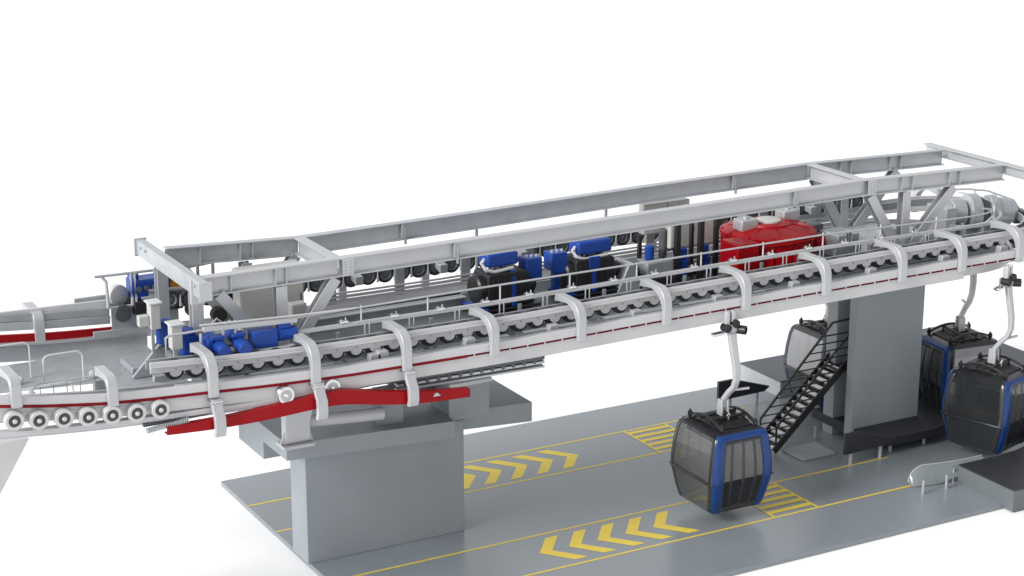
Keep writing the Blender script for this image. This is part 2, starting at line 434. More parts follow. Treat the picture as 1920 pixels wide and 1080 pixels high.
# ------------------------------------------------------------------ sheave train at the left
st = thing('sheave_train', 'row of seven white-rimmed cable sheaves under the left end of the rail', 'sheaves', (0, 0, 0))
def sheave(parent, x, y, z, mt=M_white, mh=M_hub):
    k = 0.89; S_ = lambda P_: [(r * k, t_) for r, t_ in P_]
    o = MB().lathe((0, 0, 0), (0, -1, 0), S_([(0.150, 0.03), (0.155, 0.05), (0.225, 0.05), (0.24, 0.03), (0.235, -0.02), (0.20, -0.05), (0.235, -0.09), (0.24, -0.12), (0.15, -0.13)]), 32).build('sheave', mt, parent, loc=(x, y, z))
    MB().lathe((0, 0, 0), (0, -1, 0), S_([(0.0, 0.045), (0.03, 0.045), (0.152, 0.032), (0.152, -0.1)]), 28).build('disc', mh, o)
    MB().lathe((0, 0, 0), (0, -1, 0), S_([(0.0, 0.08), (0.045, 0.08), (0.058, 0.065), (0.058, 0.046)]), 20).build('hub', mt, o)
    return o
SX = [(-7.9, 6.17), (-7.37, 6.09), (-6.82, 6.04), (-6.28, 5.98), (-5.74, 5.93), (-5.18, 5.88), (-4.63, 5.87)]
for i, (x, z) in enumerate(SX[:-1]):
    sheave(st, x, -3.13, z - 0.04)
sheave(st, SX[-1][0], -3.13, SX[-1][1] - 0.04)
for x, z in SX: MB().cyl((x, -3.0, z - 0.04), (x, -2.84, z - 0.04), 0.11, 16).build('axle', M_dgrey, st)
for x, z in SX[:-1]:
    MB().prism([(x + 0.17, z + 0.08), (x + 0.33, z + 0.08), (x + 0.33, z - 0.06), (x + 0.22, z - 0.10)], 'y', -2.99, -2.86).build('carrier', M_steel, st, bevel=0.01)
sheave(thing('guide_sheave', 'shiny single sheave under the rail just left of the pier foot', 'sheave', (0, 0, 0)), -1.61, -3.12, 5.66, M_chrome, M_steel)
sheave(thing('guide_sheave', 'shiny single sheave half hidden by the red launch rail, right of the pier foot', 'sheave', (0, 0, 0)), -0.40, -3.02, 5.62, M_chrome, M_steel)

# red launch rail
lr = thing('launch_rail', 'bright red curved rail held low in front of the left pier', 'rail', (0, 0, 0))
LP = [(-4.53, 5.31), (-3.9, 5.29), (-3.41, 5.28), (-2.75, 5.285), (-2.11, 5.31), (-1.6, 5.34), (-1.11, 5.375), (-0.6, 5.40), (-0.2, 5.385), (0.12, 5.335), (0.7, 5.22), (1.31, 5.115), (1.8, 5.05), (2.5, 4.985), (3.19, 4.94)]
def catmull(P_, n=4):
    Q = []
    for i in range(len(P_) - 1):
        a_, b_, c_, d_ = P_[max(i - 1, 0)], P_[i], P_[i + 1], P_[min(i + 2, len(P_) - 1)]
        for k in range(n):
            t_ = k / n
            Q.append(tuple(0.5 * (2 * b_[j] + (c_[j] - a_[j]) * t_ + (2 * a_[j] - 5 * b_[j] + 4 * c_[j] - d_[j]) * t_ ** 2 + (3 * b_[j] - a_[j] - 3 * c_[j] + d_[j]) * t_ ** 3) for j in (0, 1)))
    return Q + [P_[-1]]
LP = catmull(LP)
HH = [(-4.6, .19), (-2, .30), (-.5, .36), (1.5, .32), (3.3, .21)]
m = MB(); vs = []; fs = []
for i, (x, z) in enumerate(LP):
    h = lerp(HH, x) / 2
    for (dy, dz) in ((-0.03, -h), (-0.03, h), (0.17, h), (0.17, h - 0.03), (0.0, h - 0.03), (0.0, -h + 0.03), (0.17, -h + 0.03), (0.17, -h)):
        vs.append((x, -3.18 + dy, z + dz))
    if i:
        for j in range(8): fs.append(((i - 1) * 8 + j, i * 8 + j, i * 8 + (j + 1) % 8, (i - 1) * 8 + (j + 1) % 8))
fs += [tuple(range(8)), tuple((len(LP) - 1) * 8 + j for j in range(8))]
m.add(vs, fs); m.build('rail', M_red, lr, bevel=0.008)
m = MB()
for k in range(20): m.cbox((-4.95 + 0.05 * k, -3.1, 5.36 + 0.006 * k), (0.03, 0.12, 0.10))
m.build('rack', M_galv, lr)
MB().sweep([(-5.0, -2.95, 5.47), (-3.6, -2.95, 5.50), (-3.2, -2.95, 5.56)], rect(0.12, 0.09)).build('drag_bar', M_dgrey, lr)
MB().prism([(2.16, 5.02), (2.36, 5.02), (2.31, 5.07), (2.28, 5.1), (2.22, 5.1)], 'y', -3.25, -3.20).build('bolt_plate', M_steel, lr)

# undercarriage between launch rail and pier
uc = thing('rail_undercarriage', 'dark slatted undercarriage hanging below the rail above the left pier', 'undercarriage', (0, 0, 0))
for (z, mm, hh) in ((5.36, M_dgrey, 0.10), (5.24, M_galv, 0.07), (5.12, M_steel, 0.05)):
    MB().sweep([(1.4, -2.75, z + 0.06), (5.5, -2.75, z + 0.02)], rect(0.20, hh)).build('side_bar', mm, uc, bevel=0.008)
MB().sweep([(0.6, -2.2, 5.30), (5.6, -2.2, 5.22)], rect(0.30, 0.14)).build('side_bar', M_dgrey, uc, bevel=0.008)
for k in range(13):
    x = 1.6 + k * 0.3
    MB().cyl((x, -2.86, 5.31), (x, -2.5, 5.31), 0.055, 12).build('roller', M_dgrey, uc)
for k in range(6):
    x = 3.2 + 0.42 * k
    MB().cbox((x, -2.0, 5.05), (0.10, 0.12, 0.28)).build('hanger_lug', M_steel, uc, bevel=0.01)
MB().sweep([(-0.8, -2.6, 5.33), (3.4, -1.4, 5.05)], rect(0.30, 0.05)).build('cross_plate', M_galv, uc)
MB().box(2.64, 3.9, 0.2, 0.4, 3.7, 5.1).build('cable_panel', M_dgrey, uc)

# ------------------------------------------------------------------ tyre conveyors
def conveyor(name, label, y, sgn, x0, x1, faces):
    t = thing(name, label, 'tyre conveyor', (0, 0, 0))
    ty = MB().lathe((0, 0, 0), (0, 1, 0), [(0.165, -0.075), (0.21, -0.082), (0.24, -0.06), (0.247, 0.0), (0.24, 0.06), (0.21, 0.082), (0.165, 0.075)], 26, caps=False)
    rm = MB().lathe((0, 0, 0), (0, 1, 0), [(0, -0.06), (0.05, -0.06), (0.06, -0.035), (0.13, -0.03), (0.166, -0.065), (0.166, 0.065), (0.13, 0.03), (0.05, 0.06), (0, 0.06)], 22)
    first = None
    z = 6.245 if y < 0 else 6.60
    xs = frange(x0, x1, 0.5)
    for i, x in enumerate(xs):
        loc = (x, y, z + zf(x))
        if first is None:
            first = ty.build('tyre', M_rubber, t, loc=loc)
            rm.build('wheel_disc', M_rim, first)
            if y < 0:
                hb = MB()
                hb.prism([(0.145 * math.cos(a), -0.018 + 0.13 * math.sin(a)) for a in [PI + PI * k / 8 for k in range(9)]], 'y', -0.14, -0.10)
                hb.build('bearing_housing', M_white, first)
                hb = MB().cyl((0.0, -0.175, 0.05), (0.0, -0.146, 0.05), 0.018, 10)
                hb.build('bolt', M_grey, first)
            else:
                hb = MB().prism([(0.215, -0.18), (0.285, -0.18), (0.25, 0.12)], 'y', -0.12, -0.08)
                hb.build('guard_fin', M_white, first)
        else:
            kid(first, t, loc)
    if y < 0:
        for k in range(1, 9):
            a = k * 0.2
            kid(first, t, (XT + 2.3 * math.sin(a), -2.3 * math.cos(a), z + zf(XT)), a)
    return t
ct = conveyor('tyre_conveyor', 'front row of small rubber conveyor tyres behind pale channel with scalloped bearing plate', -2.30, 1, -4.0, 21.1, 0)
MB().sweep(path(-2.42, -4.6, XT, 6.44, turn=True, back_x=17), rect(0.05, 0.10)).build('upper_channel', M_white, ct, bevel=0.008)
MB().sweep(path(-2.455, -4.6, XT, 6.385, turn=True, back_x=17), rect(0.12, 0.02)).build('shelf', M_white, ct)
MB().sweep(path(-2.42, -4.6, XT, 6.295, turn=True, back_x=17), rect(0.05, 0.14)).build('lower_channel', M_white, ct, bevel=0.008)
MB().sweep(path(-2.12, -4.6, XT, 6.36, turn=True, back_x=17), rect(0.05, 0.22)).build('inner_channel', M_galv, ct)
MB().sweep(path(-2.02, -4.4, 20.6, 5.97), rect(0.16, 0.14)).build('back_beam', M_grey, ct)
MB().sweep(path(-2.62, -4.2, 19.4, 5.98), rect(0.05, 0.05)).build('cable_duct', M_galv, ct)

fc = conveyor('tyre_conveyor', 'rear row of large dark conveyor tyres seen below the top beams', 2.30, -1, -2.5, 19.5, 1)
MB().sweep(path(2.44, -3, 19.6, 6.62), rect(0.05, 0.34)).build('upper_channel', M_galv, fc)
MB().sweep(path(2.38, -3, 19.6, 6.86), rect(0.06, 0.06)).build('upper_channel', M_steel, fc)
for z in (6.30, 6.20): MB().sweep(path(2.05, 1.5, 19.6, z), rect(0.05, 0.045 if z > 6.25 else 0.07)).build('white_bar', M_white, fc)
MB().sweep(path(2.05, 1.5, 19.6, 6.09), rect(0.05, 0.09)).build('white_bar', M_white, fc)
br = MB().box(-0.15, 0.15, 2.09, 2.15, 6.0, 6.95).build('bracket', M_galv, fc, bevel=0.02, loc=(-0.15, 0, 0))
for k in range(1, 10): kid(br, fc, (-0.15 + 2.0 * k, 0, zf(2.0 * k)))
# ------------------------------------------------------------------ machinery deck with girders
dk = thing('machine_deck', 'grey steel machinery deck in the middle of the station', 'deck', (0, 0, 0))
MB().box(-3.1, 22.9, -1.72, 1.72, 5.83, 5.87).build('floor_plate', M_deck, dk)
MB().ibeam([(-3.2, -1.15, 5.55), (22.8, -1.15, 5.55)], 0.30, 0.55).build('girder', M_galv, dk)
MB().ibeam([(-3.2, 1.30, 5.55), (22.8, 1.30, 5.55)], 0.30, 0.55).build('girder', M_galv, dk)
MB().box(0.3, 5.0, 0.52, 0.56, 5.875, 6.18).build('kick_plate', M_grey, dk)
MB().box(0.3, 5.0, 0.42, 0.60, 6.181, 6.215).build('tray_lip', M_galv, dk)
MB().box(-2.9, 20.6, 1.62, 1.66, 5.875, 6.0).build('kick_plate', M_dgrey, dk)
MB().box(-2.9, 19.6, -1.70, -1.66, 5.875, 6.15).build('kick_plate', M_dgrey, dk)
MB().box(5.2, 12.0, 1.10, 1.16, 5.875, 6.12).build('kick_plate', M_galv, dk)
cgd = MB().box(-0.06, 0.06, -1.9, 1.9, 5.60, 5.80).build('cross_girder', M_grey, dk, loc=(-2.0, 0, 0))
for k in range(1, 10): kid(cgd, dk, (-2.0 + 2.45 * k, 0, 0))
for (y, z, r, a, b) in ((-1.50, 5.93, 0.03, -1, 20), (-1.40, 5.92, 0.022, 0, 19), (1.42, 5.95, 0.035, 0, 20), (0.75, 6.26, 0.02, 0.4, 5.0)):
    MB().tube([(x, y, z) for x in frange(a, b, 2.0)], r, 8).build('cable_pipe', M_lgrey if r > .025 else M_black, dk)
jb = MB().cbox((0, 0, 0.12), (0.26, 0.16, 0.24)).build('terminal_box', M_galv, dk, bevel=0.015, loc=(1.1, -1.56, 5.875))
for x in (3.1, 4.4, 7.3, 10.0, 12.6, 16.4, 18.6): kid(jb, dk, (x, -1.56, 5.875))
vb = MB().box(-0.045, 0.045, -0.03, 0.03, 5.9, 6.55).build('stanchion', M_galv, dk, bevel=0.006, loc=(0.3, -1.84, 0))
for k in range(1, 16): kid(vb, dk, (0.3 + 1.26 * k, -1.84, zf(0.3 + 1.26 * k)))
# left landing
ld = thing('entry_landing', 'flat grey landing plate at the left end between the rails', 'landing', (0, 0, 0))
MB().prism([(-6.6, 0.55), (-5.15, 0.30), (-4.75, -0.75), (-3.15, -1.6), (-3.15, 2.5), (-8.8, 2.5), (-8.8, 0.9)], 'z', 5.50, 5.58).build('landing_plate', M_grey, ld, bevel=0.01)
MB().box(-4.2, -3.25, 0.25, 1.2, 5.585, 5.75).build('hatch', M_grey, ld, bevel=0.02)
m = MB().prism([(-4.3, 5.62), (-3.5, 5.62), (-3.45, 6.35), (-3.6, 6.35)], 'y', -0.1, 0.0); m.build('gusset_plate', M_grey, ld)
MB().lathe((-6.9, -0.55, 5.585), (0, 0, 1), [(0.10, 0), (0.14, 0.08), (0.14, 0.22), (0.06, 0.30), (0, 0.31)], 20).build('bollard_cap', M_white, ld)
for (x, y) in ((-5.1, 0.5), (-3.75, -0.55), (-6.75, 0.9)):
    MB().lathe((x, y, 5.59), (0, 0, 1), [(0.06, 0), (0.09, 0.05), (0.09, 0.13), (0.04, 0.18), (0, 0.19)], 18).build('bollard_cap', M_white, ld)
# service stair cage at left entry
cg = thing('access_cage', 'small wire access cage behind the sheave row', 'cage', (0, 0, 0))
m = MB()
for x in frange(-7.1, -5.9, 0.3): m.tube([(x, -2.35, 5.6), (x, -2.35, 6.55)], 0.012, 6)
for z in (5.75, 6.15, 6.5): m.tube([(-7.2, -2.35, z), (-5.85, -2.35, z)], 0.014, 6)
m.build('mesh', M_grey, cg)
MB().tube([(-7.25, -2.3, 5.5), (-7.25, -2.3, 6.5), (-7.1, -2.3, 6.6), (-5.9, -2.3, 6.58)], 0.02, 8).build('rim', M_steel, cg)
MB().box(-5.85, -5.5, -2.3, -2.2, 5.6, 6.45).build('side_panel', M_grey, cg)
MB().sweep([(x, -2.45, 6.12 + 0.8 * (zf(x) - .2)) for x in frange(-8.8, -4.0, 0.4)], rect(0.10, 0.13)).build('rail_channel', M_steel, cg, bevel=0.01)
MB().sweep([(x, -2.55, 6.02 + 0.8 * (zf(x) - .2)) for x in frange(-5.1, -3.4, 0.4)], rect(0.04, 0.34)).build('rail_web', M_steel, cg)
lp = thing('hand_loop', 'thin pale tube handrail loops at the left entrance', 'handrail', (0, 0, 0))
def loop(x0, x1, y, z0, z1, r=0.15):
    P_ = [(x0, y, z0), (x0, y, z1 - r)]
    P_ += [(x0 + r * (1 - math.cos(a)), y, z1 - r + r * math.sin(a)) for a in (.5, 1.05, PI / 2)]
    P_ += [(x1 - r * (1 - math.cos(a)), y, z1 - r + r * math.sin(a)) for a in (PI / 2, 1.05, .5)]
    P_ += [(x1, y, z1 - r), (x1, y, z0)]
    MB().tube(P_, 0.022, 8).build('loop', M_white, lp)
loop(-6.3, -5.35, 0.4, 5.6, 6.35); loop(-8.2, -6.4, 1.2, 5.6, 6.5)
MB().tube([(-8.4, -0.8, 5.75), (-7.2, -0.8, 6.0), (-6.0, -0.8, 6.05), (-5.9, -0.8, 5.6)], 0.022, 8).build('loop', M_white, lp)

# ------------------------------------------------------------------ overhead steel frame
fr = thing('overhead_frame', 'big pale steel frame of long top beams and diagonal braces over the station', 'steel frame', (0, 0, 0))
ZFt = [(-3, 8.20), (0.7, 8.22), (6, 8.27), (11, 8.34), (17, 8.42), (22.5, 8.30)]
ZBt = [(-3, 8.35), (0.7, 8.18), (5, 8.24), (11, 8.36), (17, 8.42), (22.5, 8.30)]
YF, YB = -1.15, 1.35
H = 0.47
def bp(y, tab, x0, x1): return [(x, y, lerp(tab, x) - H / 2) for x in [x0] + [v for v in (6, 11) if x0 < v < x1] + [x1]]
for (a, b) in ((-2.85, 0.645), (0.665, 16.84), (16.86, 22.15)):
    MB().ibeam(bp(YF, ZFt, a, b), 0.26, H).build('top_beam', M_steel, fr, bevel=0.006)
for (a, b) in ((-2.88, 0.645), (0.665, 16.84), (16.86, 22.0)):
    MB().ibeam(bp(YB, ZBt, a, b), 0.26, H).build('top_beam', M_galv, fr, bevel=0.006)  # rear beams in darker steel, their shade put into the colour
# cross beams
def zc(x): return (lerp(ZFt, x) + lerp(ZBt, x)) / 2
for (x, y0, y1, hh, wd, zz) in ((-3.05, -2.0, 2.75, 0.40, 0.34, 0.0), (0.64, YF + .135, YB - .135, 0.42, 0.30, -0.006), (16.85, YF + .135, YB - .135, 0.42, 0.30, -0.006), (22.2, -3.2, 2.3, 0.30, 0.30, 0.02)):
    if x < -2:
        cb = MB().sweep([(x, y0, zc(x) - hh / 2 + zz), (x, y1, zc(x) - hh / 2 + zz)], rect(0.22, hh)).build('cross_beam', M_galv, fr, bevel=0.012)
        for yy in (y0 + 0.012, y1 - 0.012):
            MB().box(x - 0.16, x + 0.16, yy - 0.025, yy + 0.025, zc(x) - hh - 0.03, zc(x) + 0.02).build('end_plate', M_steel, cb, bevel=0.006)
        for yy in (-1.6, 2.0, 2.35):
            MB().cyl((x - 0.14, yy, zc(x) - 0.14), (x - 0.10, yy, zc(x) - 0.14), 0.035, 10).build('bolt', M_grey, cb)
    else:
        MB().ibeam([(x, y0, zc(x) - hh / 2 + zz), (x, y1, zc(x) - hh / 2 + zz)], wd, hh, 0.03, 0.03).build('cross_beam', M_steel, fr, bevel=0.006)
# splice plates with bolts
for (x, tab, y) in ((0.84, ZFt, YF), (17.08, ZFt, YF)):
    sp = MB().box(x - 0.13, x + 0.17, y - 0.145, y - 0.132, lerp(tab, x) - H + 0.01, lerp(tab, x) - 0.01).build('splice_plate', M_steel, fr, bevel=0.004)
    bolts = MB()
    for i in range(2):
        for j in range(5):
            bx, bz = x - 0.06 + 0.14 * i, lerp(tab, x) - 0.09 - 0.075 * j
            bolts.cyl((bx, y - 0.16, bz), (bx, y - 0.144, bz), 0.016, 8)
    bolts.build('bolt_pattern', M_grey, sp)
# stiffener ribs, clips
sf = MB().box(-0.012, 0.012, -0.125, -0.016, -H + 0.037, -0.037)
sfo = None
for (y, tab, xs) in ((YF, ZFt, (-2.15, -1.02, -0.74, 18.22, 18.62, 20.0, 20.4)), (YB, ZBt, (-0.95, -0.62, -2.0, 18.0, 18.4, 19.9, 20.3))):
    for x in xs:
        if sfo is None: sfo = sf.build('stiffener', M_galv, fr, loc=(x, y, lerp(tab, x)))
        else: kid(sfo, fr, (x, y, lerp(tab, x)))
cf = MB().box(-0.03, 0.03, -0.15, -0.02, -H + 0.05, -0.04)
cf.box(0.03, 0.09, -0.17, -0.11, -H - 0.10, -0.14)
cfo = None
for (y, tab, xs) in ((YF, ZFt, (3.8, 14.4)), (YB, ZBt, (3.55, 14.1))):
    for x in xs:
        if cfo is None: cfo = cf.build('clip', M_grey, fr, bevel=0.008, loc=(x, y, lerp(tab, x)))
        else: kid(cfo, fr, (x, y, lerp(tab, x)))
# posts and braces, rear ones in the rear beams' shade-darkened tone
def post(x, y, z0, z1, mm=M_steel, wx=0.28, wy=0.26):
    MB().ibeam([(x, y, z0), (x, y, z1)], wx, wy, 0.03, 0.03, up=(0, 1, 0)).build('post', mm, fr, bevel=0.006)
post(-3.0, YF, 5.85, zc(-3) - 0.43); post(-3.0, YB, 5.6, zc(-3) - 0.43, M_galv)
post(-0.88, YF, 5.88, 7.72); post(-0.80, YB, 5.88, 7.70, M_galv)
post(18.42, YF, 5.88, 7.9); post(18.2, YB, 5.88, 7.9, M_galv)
def brace(x0, z0, x1, z1, y, mm=M_steel):
    MB().ibeam([(x0, y, z0), (x1, y, z1)], 0.28, 0.24, 0.03, 0.03, up=(0, 1, 0)).build('brace', mm, fr, bevel=0.006)
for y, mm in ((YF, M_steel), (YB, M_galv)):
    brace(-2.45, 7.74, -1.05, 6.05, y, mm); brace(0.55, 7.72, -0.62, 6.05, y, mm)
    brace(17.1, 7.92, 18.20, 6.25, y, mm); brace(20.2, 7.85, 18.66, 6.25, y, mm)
MB().box(-3.2, -2.86, YF - 0.28, YF - 0.14, 7.62, 8.22).build('end_plate', M_steel, fr, bevel=0.01)
# thin drop rods under the rear beam
for x in (5.95, 10.05, -1.95, -1.55):
    MB().tube([(x, YB + 0.3, 5.9), (x, YB + 0.3, lerp(ZBt, x) - H + 0.1)], 0.045, 8).build('drop_rod', M_steel, fr)

# ------------------------------------------------------------------ walkway handrails
wr = thing('walkway_railing', 'long thin steel handrail above a thick lower rail along the front conveyor', 'railing', (0, 0, 0))
YR = -1.95
LRT = [(-1, 6.75), (4, 6.72), (9, 6.78), (15, 6.84), (20, 6.80)]
HRT = [(-1, 7.09), (4, 7.15), (9, 7.17), (15, 7.20), (20, 7.08)]
def rp(y, z, x0, x1, turn=True):
    P_ = [(x, y, lerp(z, x)) for x in frange(x0, x1, 0.8)]
    if turn:
        for k in range(1, 12):
            a = PI * 0.62 * k / 11
            P_.append((x1 + abs(y) * math.sin(a), y * math.cos(a), lerp(z, x1)))
    return P_
MB().sweep(rp(YR, LRT, -0.80, 20.6), rect(0.10, 0.10)).build('lower_rail', M_steel, wr, bevel=0.01)
MB().tube(rp(YR + 0.05, HRT, -0.95, 20.4), 0.026, 10).build('handrail', M_steel, wr)
pst = MB().tube([(0, 0, 0), (0, 0, 0.42)], 0.022, 8).build('post', M_white, wr, loc=(0.9, YR + 0.05, 6.74))
for x in frange(2.7, 19.0, 2.02): kid(pst, wr, (x, YR + 0.05, lerp(LRT, x)))
for a in (0.5, 1.1, 1.7): kid(pst, wr, (20.5 + 1.93 * math.sin(a), -1.9 * math.cos(a), 6.78))
hg = MB(); hg.tube([(-0.06, 0, 0), (-0.06, 0, -0.36)], 0.018, 8); hg.tube([(0.06, 0, 0), (0.06, 0, -0.36)], 0.018, 8)
hg = hg.build('hanger_pair', M_steel, wr, loc=(1.0, YR - 0.06, 6.74))
cl = MB(); cl.cbox((0, 0, 0), (0.22, 0.12, 0.04)); cl.cyl((0.06, 0, 0), (0.06, 0, 0.10), 0.02, 8); cl.cyl((-0.06, 0, 0), (-0.06, 0, 0.06), 0.03, 8)
cl = cl.build('clamp', M_chrome, wr, loc=(0.4, YR, 6.835))
for x in frange(2.2, 18.6, 1.26):
    kid(hg, wr, (x, YR - 0.06, lerp(LRT, x)))
    kid(cl, wr, (x - 0.45, YR, lerp(LRT, x) + 0.07))
lw = thing('walkway_railing', 'short separate handrail with end posts beside the blue motors at the left', 'railing', (0, 0, 0))
MB().sweep([(-3.15, YR, 7.17), (-0.80, YR, 7.06)], rect(0.11, 0.11)).build('lower_rail', M_steel, lw, bevel=0.01)
MB().tube([(-3.2, YR + 0.02, 7.27), (-0.75, YR + 0.05, 7.15), (0.9, YR + 0.05, 7.11)], 0.025, 10).build('handrail', M_white, lw)
MB().tube([(-4.05, YR, 6.25), (-4.05, YR, 7.08), (-3.95, YR, 7.14), (-3.1, YR, 7.16)], 0.03, 8).build('end_post', M_steel, lw)
for x in (-3.2, -2.35, -1.1): MB().tube([(x, YR, 6.05), (x, YR, 7.08)], 0.035, 8).build('post', M_steel, lw)
MB().sweep([(-4.05, YR, 6.30), (-2.9, YR, 6.28)], rect(0.05, 0.05)).build('foot_rail', M_steel, lw)

# ------------------------------------------------------------------ machines on the deck
def blue_motors():
    t = thing('drive_motor', 'four short bright blue motor barrels in two pairs beside the left handrail', 'motor', (-2.52, -1.95, 6.62))
    for i in range(2):
        x = -0.28 + 0.52 * i
        MB().cyl((x, 0.05, 0.10), (x, -0.48, 0.06), 0.17, 24, 0.03).build('motor_barrel', M_blue, t)
        MB().cyl((x - 0.05, 0.42, 0.22), (x - 0.05, 0.06, 0.20), 0.15, 24, 0.03).build('motor_barrel', M_blue, t)
        MB().cbox((x - 0.02, 0.02, 0.30), (0.34, 0.30, 0.10)).build('terminal_box', M_blue, t, bevel=0.025)
    MB().cbox((-0.48, 0.16, 0.08), (0.16, 0.55, 0.46)).build('gear_case', M_blue, t, bevel=0.04)
    MB().cbox((0.0, -0.05, -0.14), (1.3, 0.8, 0.06)).build('mounting_plate', M_white, t, bevel=0.01)
    MB().cbox((0.0, -0.05, -0.25), (1.2, 0.7, 0.15)).build('base', M_grey, t)
    t = thing('drive_motor', 'blue box-shaped geared motor lying right of the four blue barrels', 'motor', (-1.55, -1.95, 6.70))
    MB().cbox((-0.12, 0, 0.05), (0.62, 0.42, 0.40)).build('gear_case', M_blue, t, bevel=0.03)
    MB().cyl((0.20, 0, 0.07), (0.72, 0, 0.07), 0.17, 24, 0.03).build('motor_barrel', M_blue, t)
    MB().cbox((0.42, 0, 0.27), (0.3, 0.22, 0.10)).build('terminal_box', M_blue, t, bevel=0.02)
    MB().cbox((0.1, 0, -0.22), (1.0, 0.5, 0.1)).build('base', M_white, t, bevel=0.01)
blue_motors()

def main_drive(x, y, label, boxx, cx0, cx1, cz, bandx):
    """black motor block with blue bands, blue cooler box on top and terminal box on a stalk"""
    t = thing('main_drive_motor', label, 'motor', (x, y, 5.872))
    z0, z1 = 0.22, 1.14
    m = MB(); m.prism([(-0.60, z0), (0.60, z0), (0.68, z0 + 0.2), (0.60, z1 - 0.06), (0.50, z1), (-0.56, z1), (-0.62, z1 - 0.08)], 'y', -0.42, 0.42)
    m.build('motor_block', M_blackm, t, bevel=0.04)
    m = MB()
    for k in range(6): m.box(-0.5 + 0.17 * k, -0.44 + 0.17 * k, -0.435, 0.435, z0 + 0.12, z1 - 0.16)
    m.build('cooling_fins', M_black, t, bevel=0.01)
    MB().cyl((-0.84, 0, z0 + 0.45), (-0.58, 0, z0 + 0.45), 0.40, 28, 0.05).build('fan_cover', M_black, t)
    MB().cyl((0.62, 0, z0 + 0.42), (0.95, 0, z0 + 0.42), 0.22, 24, 0.03).build('shaft_housing', M_black, t)
    MB().prism([(-0.47, z0), (-0.47 + 0.06, z1 + 0.03), (0.36, z1 + 0.03), (0.42, z1 - 0.05), (0.46, z0), (0.43, z0), (0.39, z1 - 0.06), (0.34, z1), (-0.38, z1), (-0.43, z0)], 'x', bandx - 0.065, bandx + 0.065).build('band', M_blue, t, bevel=0.008)
    if bandx < 0: MB().box(bandx - 0.17, bandx + 0.17, -0.46, -0.40, z1 - 0.28, z1 + 0.04).build('lifting_lug', M_blue, t, bevel=0.015)
    MB().box(-0.95, 0.95, -0.46, 0.52, 0.12, 0.20).build('skid', M_black, t, bevel=0.02)
    MB().box(-0.96, -0.62, -0.50, 0.50, 0.202, 0.235).build('skid_plate', M_blue, t, bevel=0.01)
    for yy in (-0.45, 0.45): MB().box(-0.95, 1.0, yy - 0.05, yy + 0.05, 0.0, 0.10).build('skid_foot', M_black, t, bevel=0.01)
    MB().box(cx0, cx1, -0.28, 0.28, cz, cz + 0.36).build('cooler', M_blue, t, bevel=0.06)
    for xx in (cx0 + 0.2, cx1 - 0.2): MB().tube([(xx, 0.1, z1), (xx, 0.1, cz + 0.05)], 0.06, 10).build('cooler_leg', M_steel, t)
    MB().tube([(cx0 - 0.03, -0.15, cz + 0.22), (cx0 - 0.14, -0.2, cz + 0.14), (cx0 - 0.08, -0.3, cz - 0.02), (cx0 + 0.15, -0.34, cz - 0.10), (cx1 - 0.2, -0.34, cz - 0.05)], 0.045, 10).build('pipe', M_white, t)
    b = MB(); xb = boxx
    b.prism([(xb - 0.24, 0.88), (xb + 0.05, 0.78), (xb + 0.24, 0.80), (xb + 0.24, 1.36), (xb - 0.24, 1.36)], 'y', -0.24, 0.22)
    b.build('terminal_box', M_blue, t, bevel=0.02)
    MB().box(xb - 0.08, xb + 0.08, -0.10, 0.10, 0.18, 0.82).build('box_stand', M_blue, t, bevel=0.01)
    for k in range(3): MB().cyl((xb - 0.15 + 0.15 * k, -0.08, 1.358), (xb - 0.15 + 0.15 * k, -0.08, 1.42), 0.04, 10).build('cable_gland', M_lgrey, t)
    for k in range(3): MB().tube([(-0.5 + 0.14 * k, -0.1 - .03 * k, z1 - 0.02), (-0.45 + 0.14 * k, -0.1, z1 + 0.10), (-0.34 + 0.14 * k, -0.05, z1 + 0.16)], 0.035, 8).build('hose', M_lgrey, t)
    return t
main_drive(5.76, -0.10, 'black main drive motor with blue band, left one of the two on the deck', 0.86, -0.56, 0.36, 1.28, 0.14)
main_drive(8.50, 0.05, 'black main drive motor with blue band, right one, nearer the hydraulic pump', -1.02, -0.46, 0.60, 1.22, -0.05)
MB_p = MB().prism([(-0.3, 0), (0.5, 0), (0.25, 0.85), (0.1, 0.85)], 'y', -0.4, 0.4)
o = MB_p.build('coupling_guard', M_galv, bevel=0.02, loc=(9.42, -0.05, 5.875)); tag(o, 'pale wedge shaped guard at the right end of the black motors', 'guard')

# hydraulic pump, tall black posts, cabinets
hp_ = thing('hydraulic_pump', 'grey and black pump unit with small blue motor left of the tall black posts', 'pump', (10.5, -0.1, 5.95))
MB().cbox((0, 0, 0.14), (1.15, 0.75, 0.26)).build('base_tank', M_black, hp_, bevel=0.03)
MB().cbox((0.05, 0, 0.50), (0.85, 0.6, 0.42)).build('pump_body', M_grey, hp_, bevel=0.05)
MB().cyl((-0.15, -0.05, 0.72), (-0.15, -0.05, 1.12), 0.13, 20, 0.03).build('motor', M_blue, hp_)
MB().cyl((0.35, 0.05, 0.70), (0.35, 0.05, 1.5), 0.12, 18, 0.02).build('filter', M_dgrey, hp_)
MB().cyl((-0.55, -0.1, 0.45), (-0.95, -0.1, 0.45), 0.16, 20, 0.03).build('accumulator', M_black, hp_)
MB().tube([(0.2, -0.2, 0.7), (0.2, -0.25, 0.95), (0.5, -0.25, 1.0), (0.6, -0.2, 0.7)], 0.03, 8).build('hose', M_black, hp_)
rk = thing('post_rack', 'four tall slim black posts standing in front of the pale cabinets', 'rack', (0, 0, 0))
for (x, y, wd) in ((11.30, -0.10, 0.16), (11.90, 0.10, 0.10), (12.08, -0.10, 0.16), (12.66, 0.0, 0.13)):
    MB().box(x - wd / 2, x + wd / 2, y - 0.06, y + 0.06, 5.872, 7.55).build('post', M_blackm, rk, bevel=0.01)
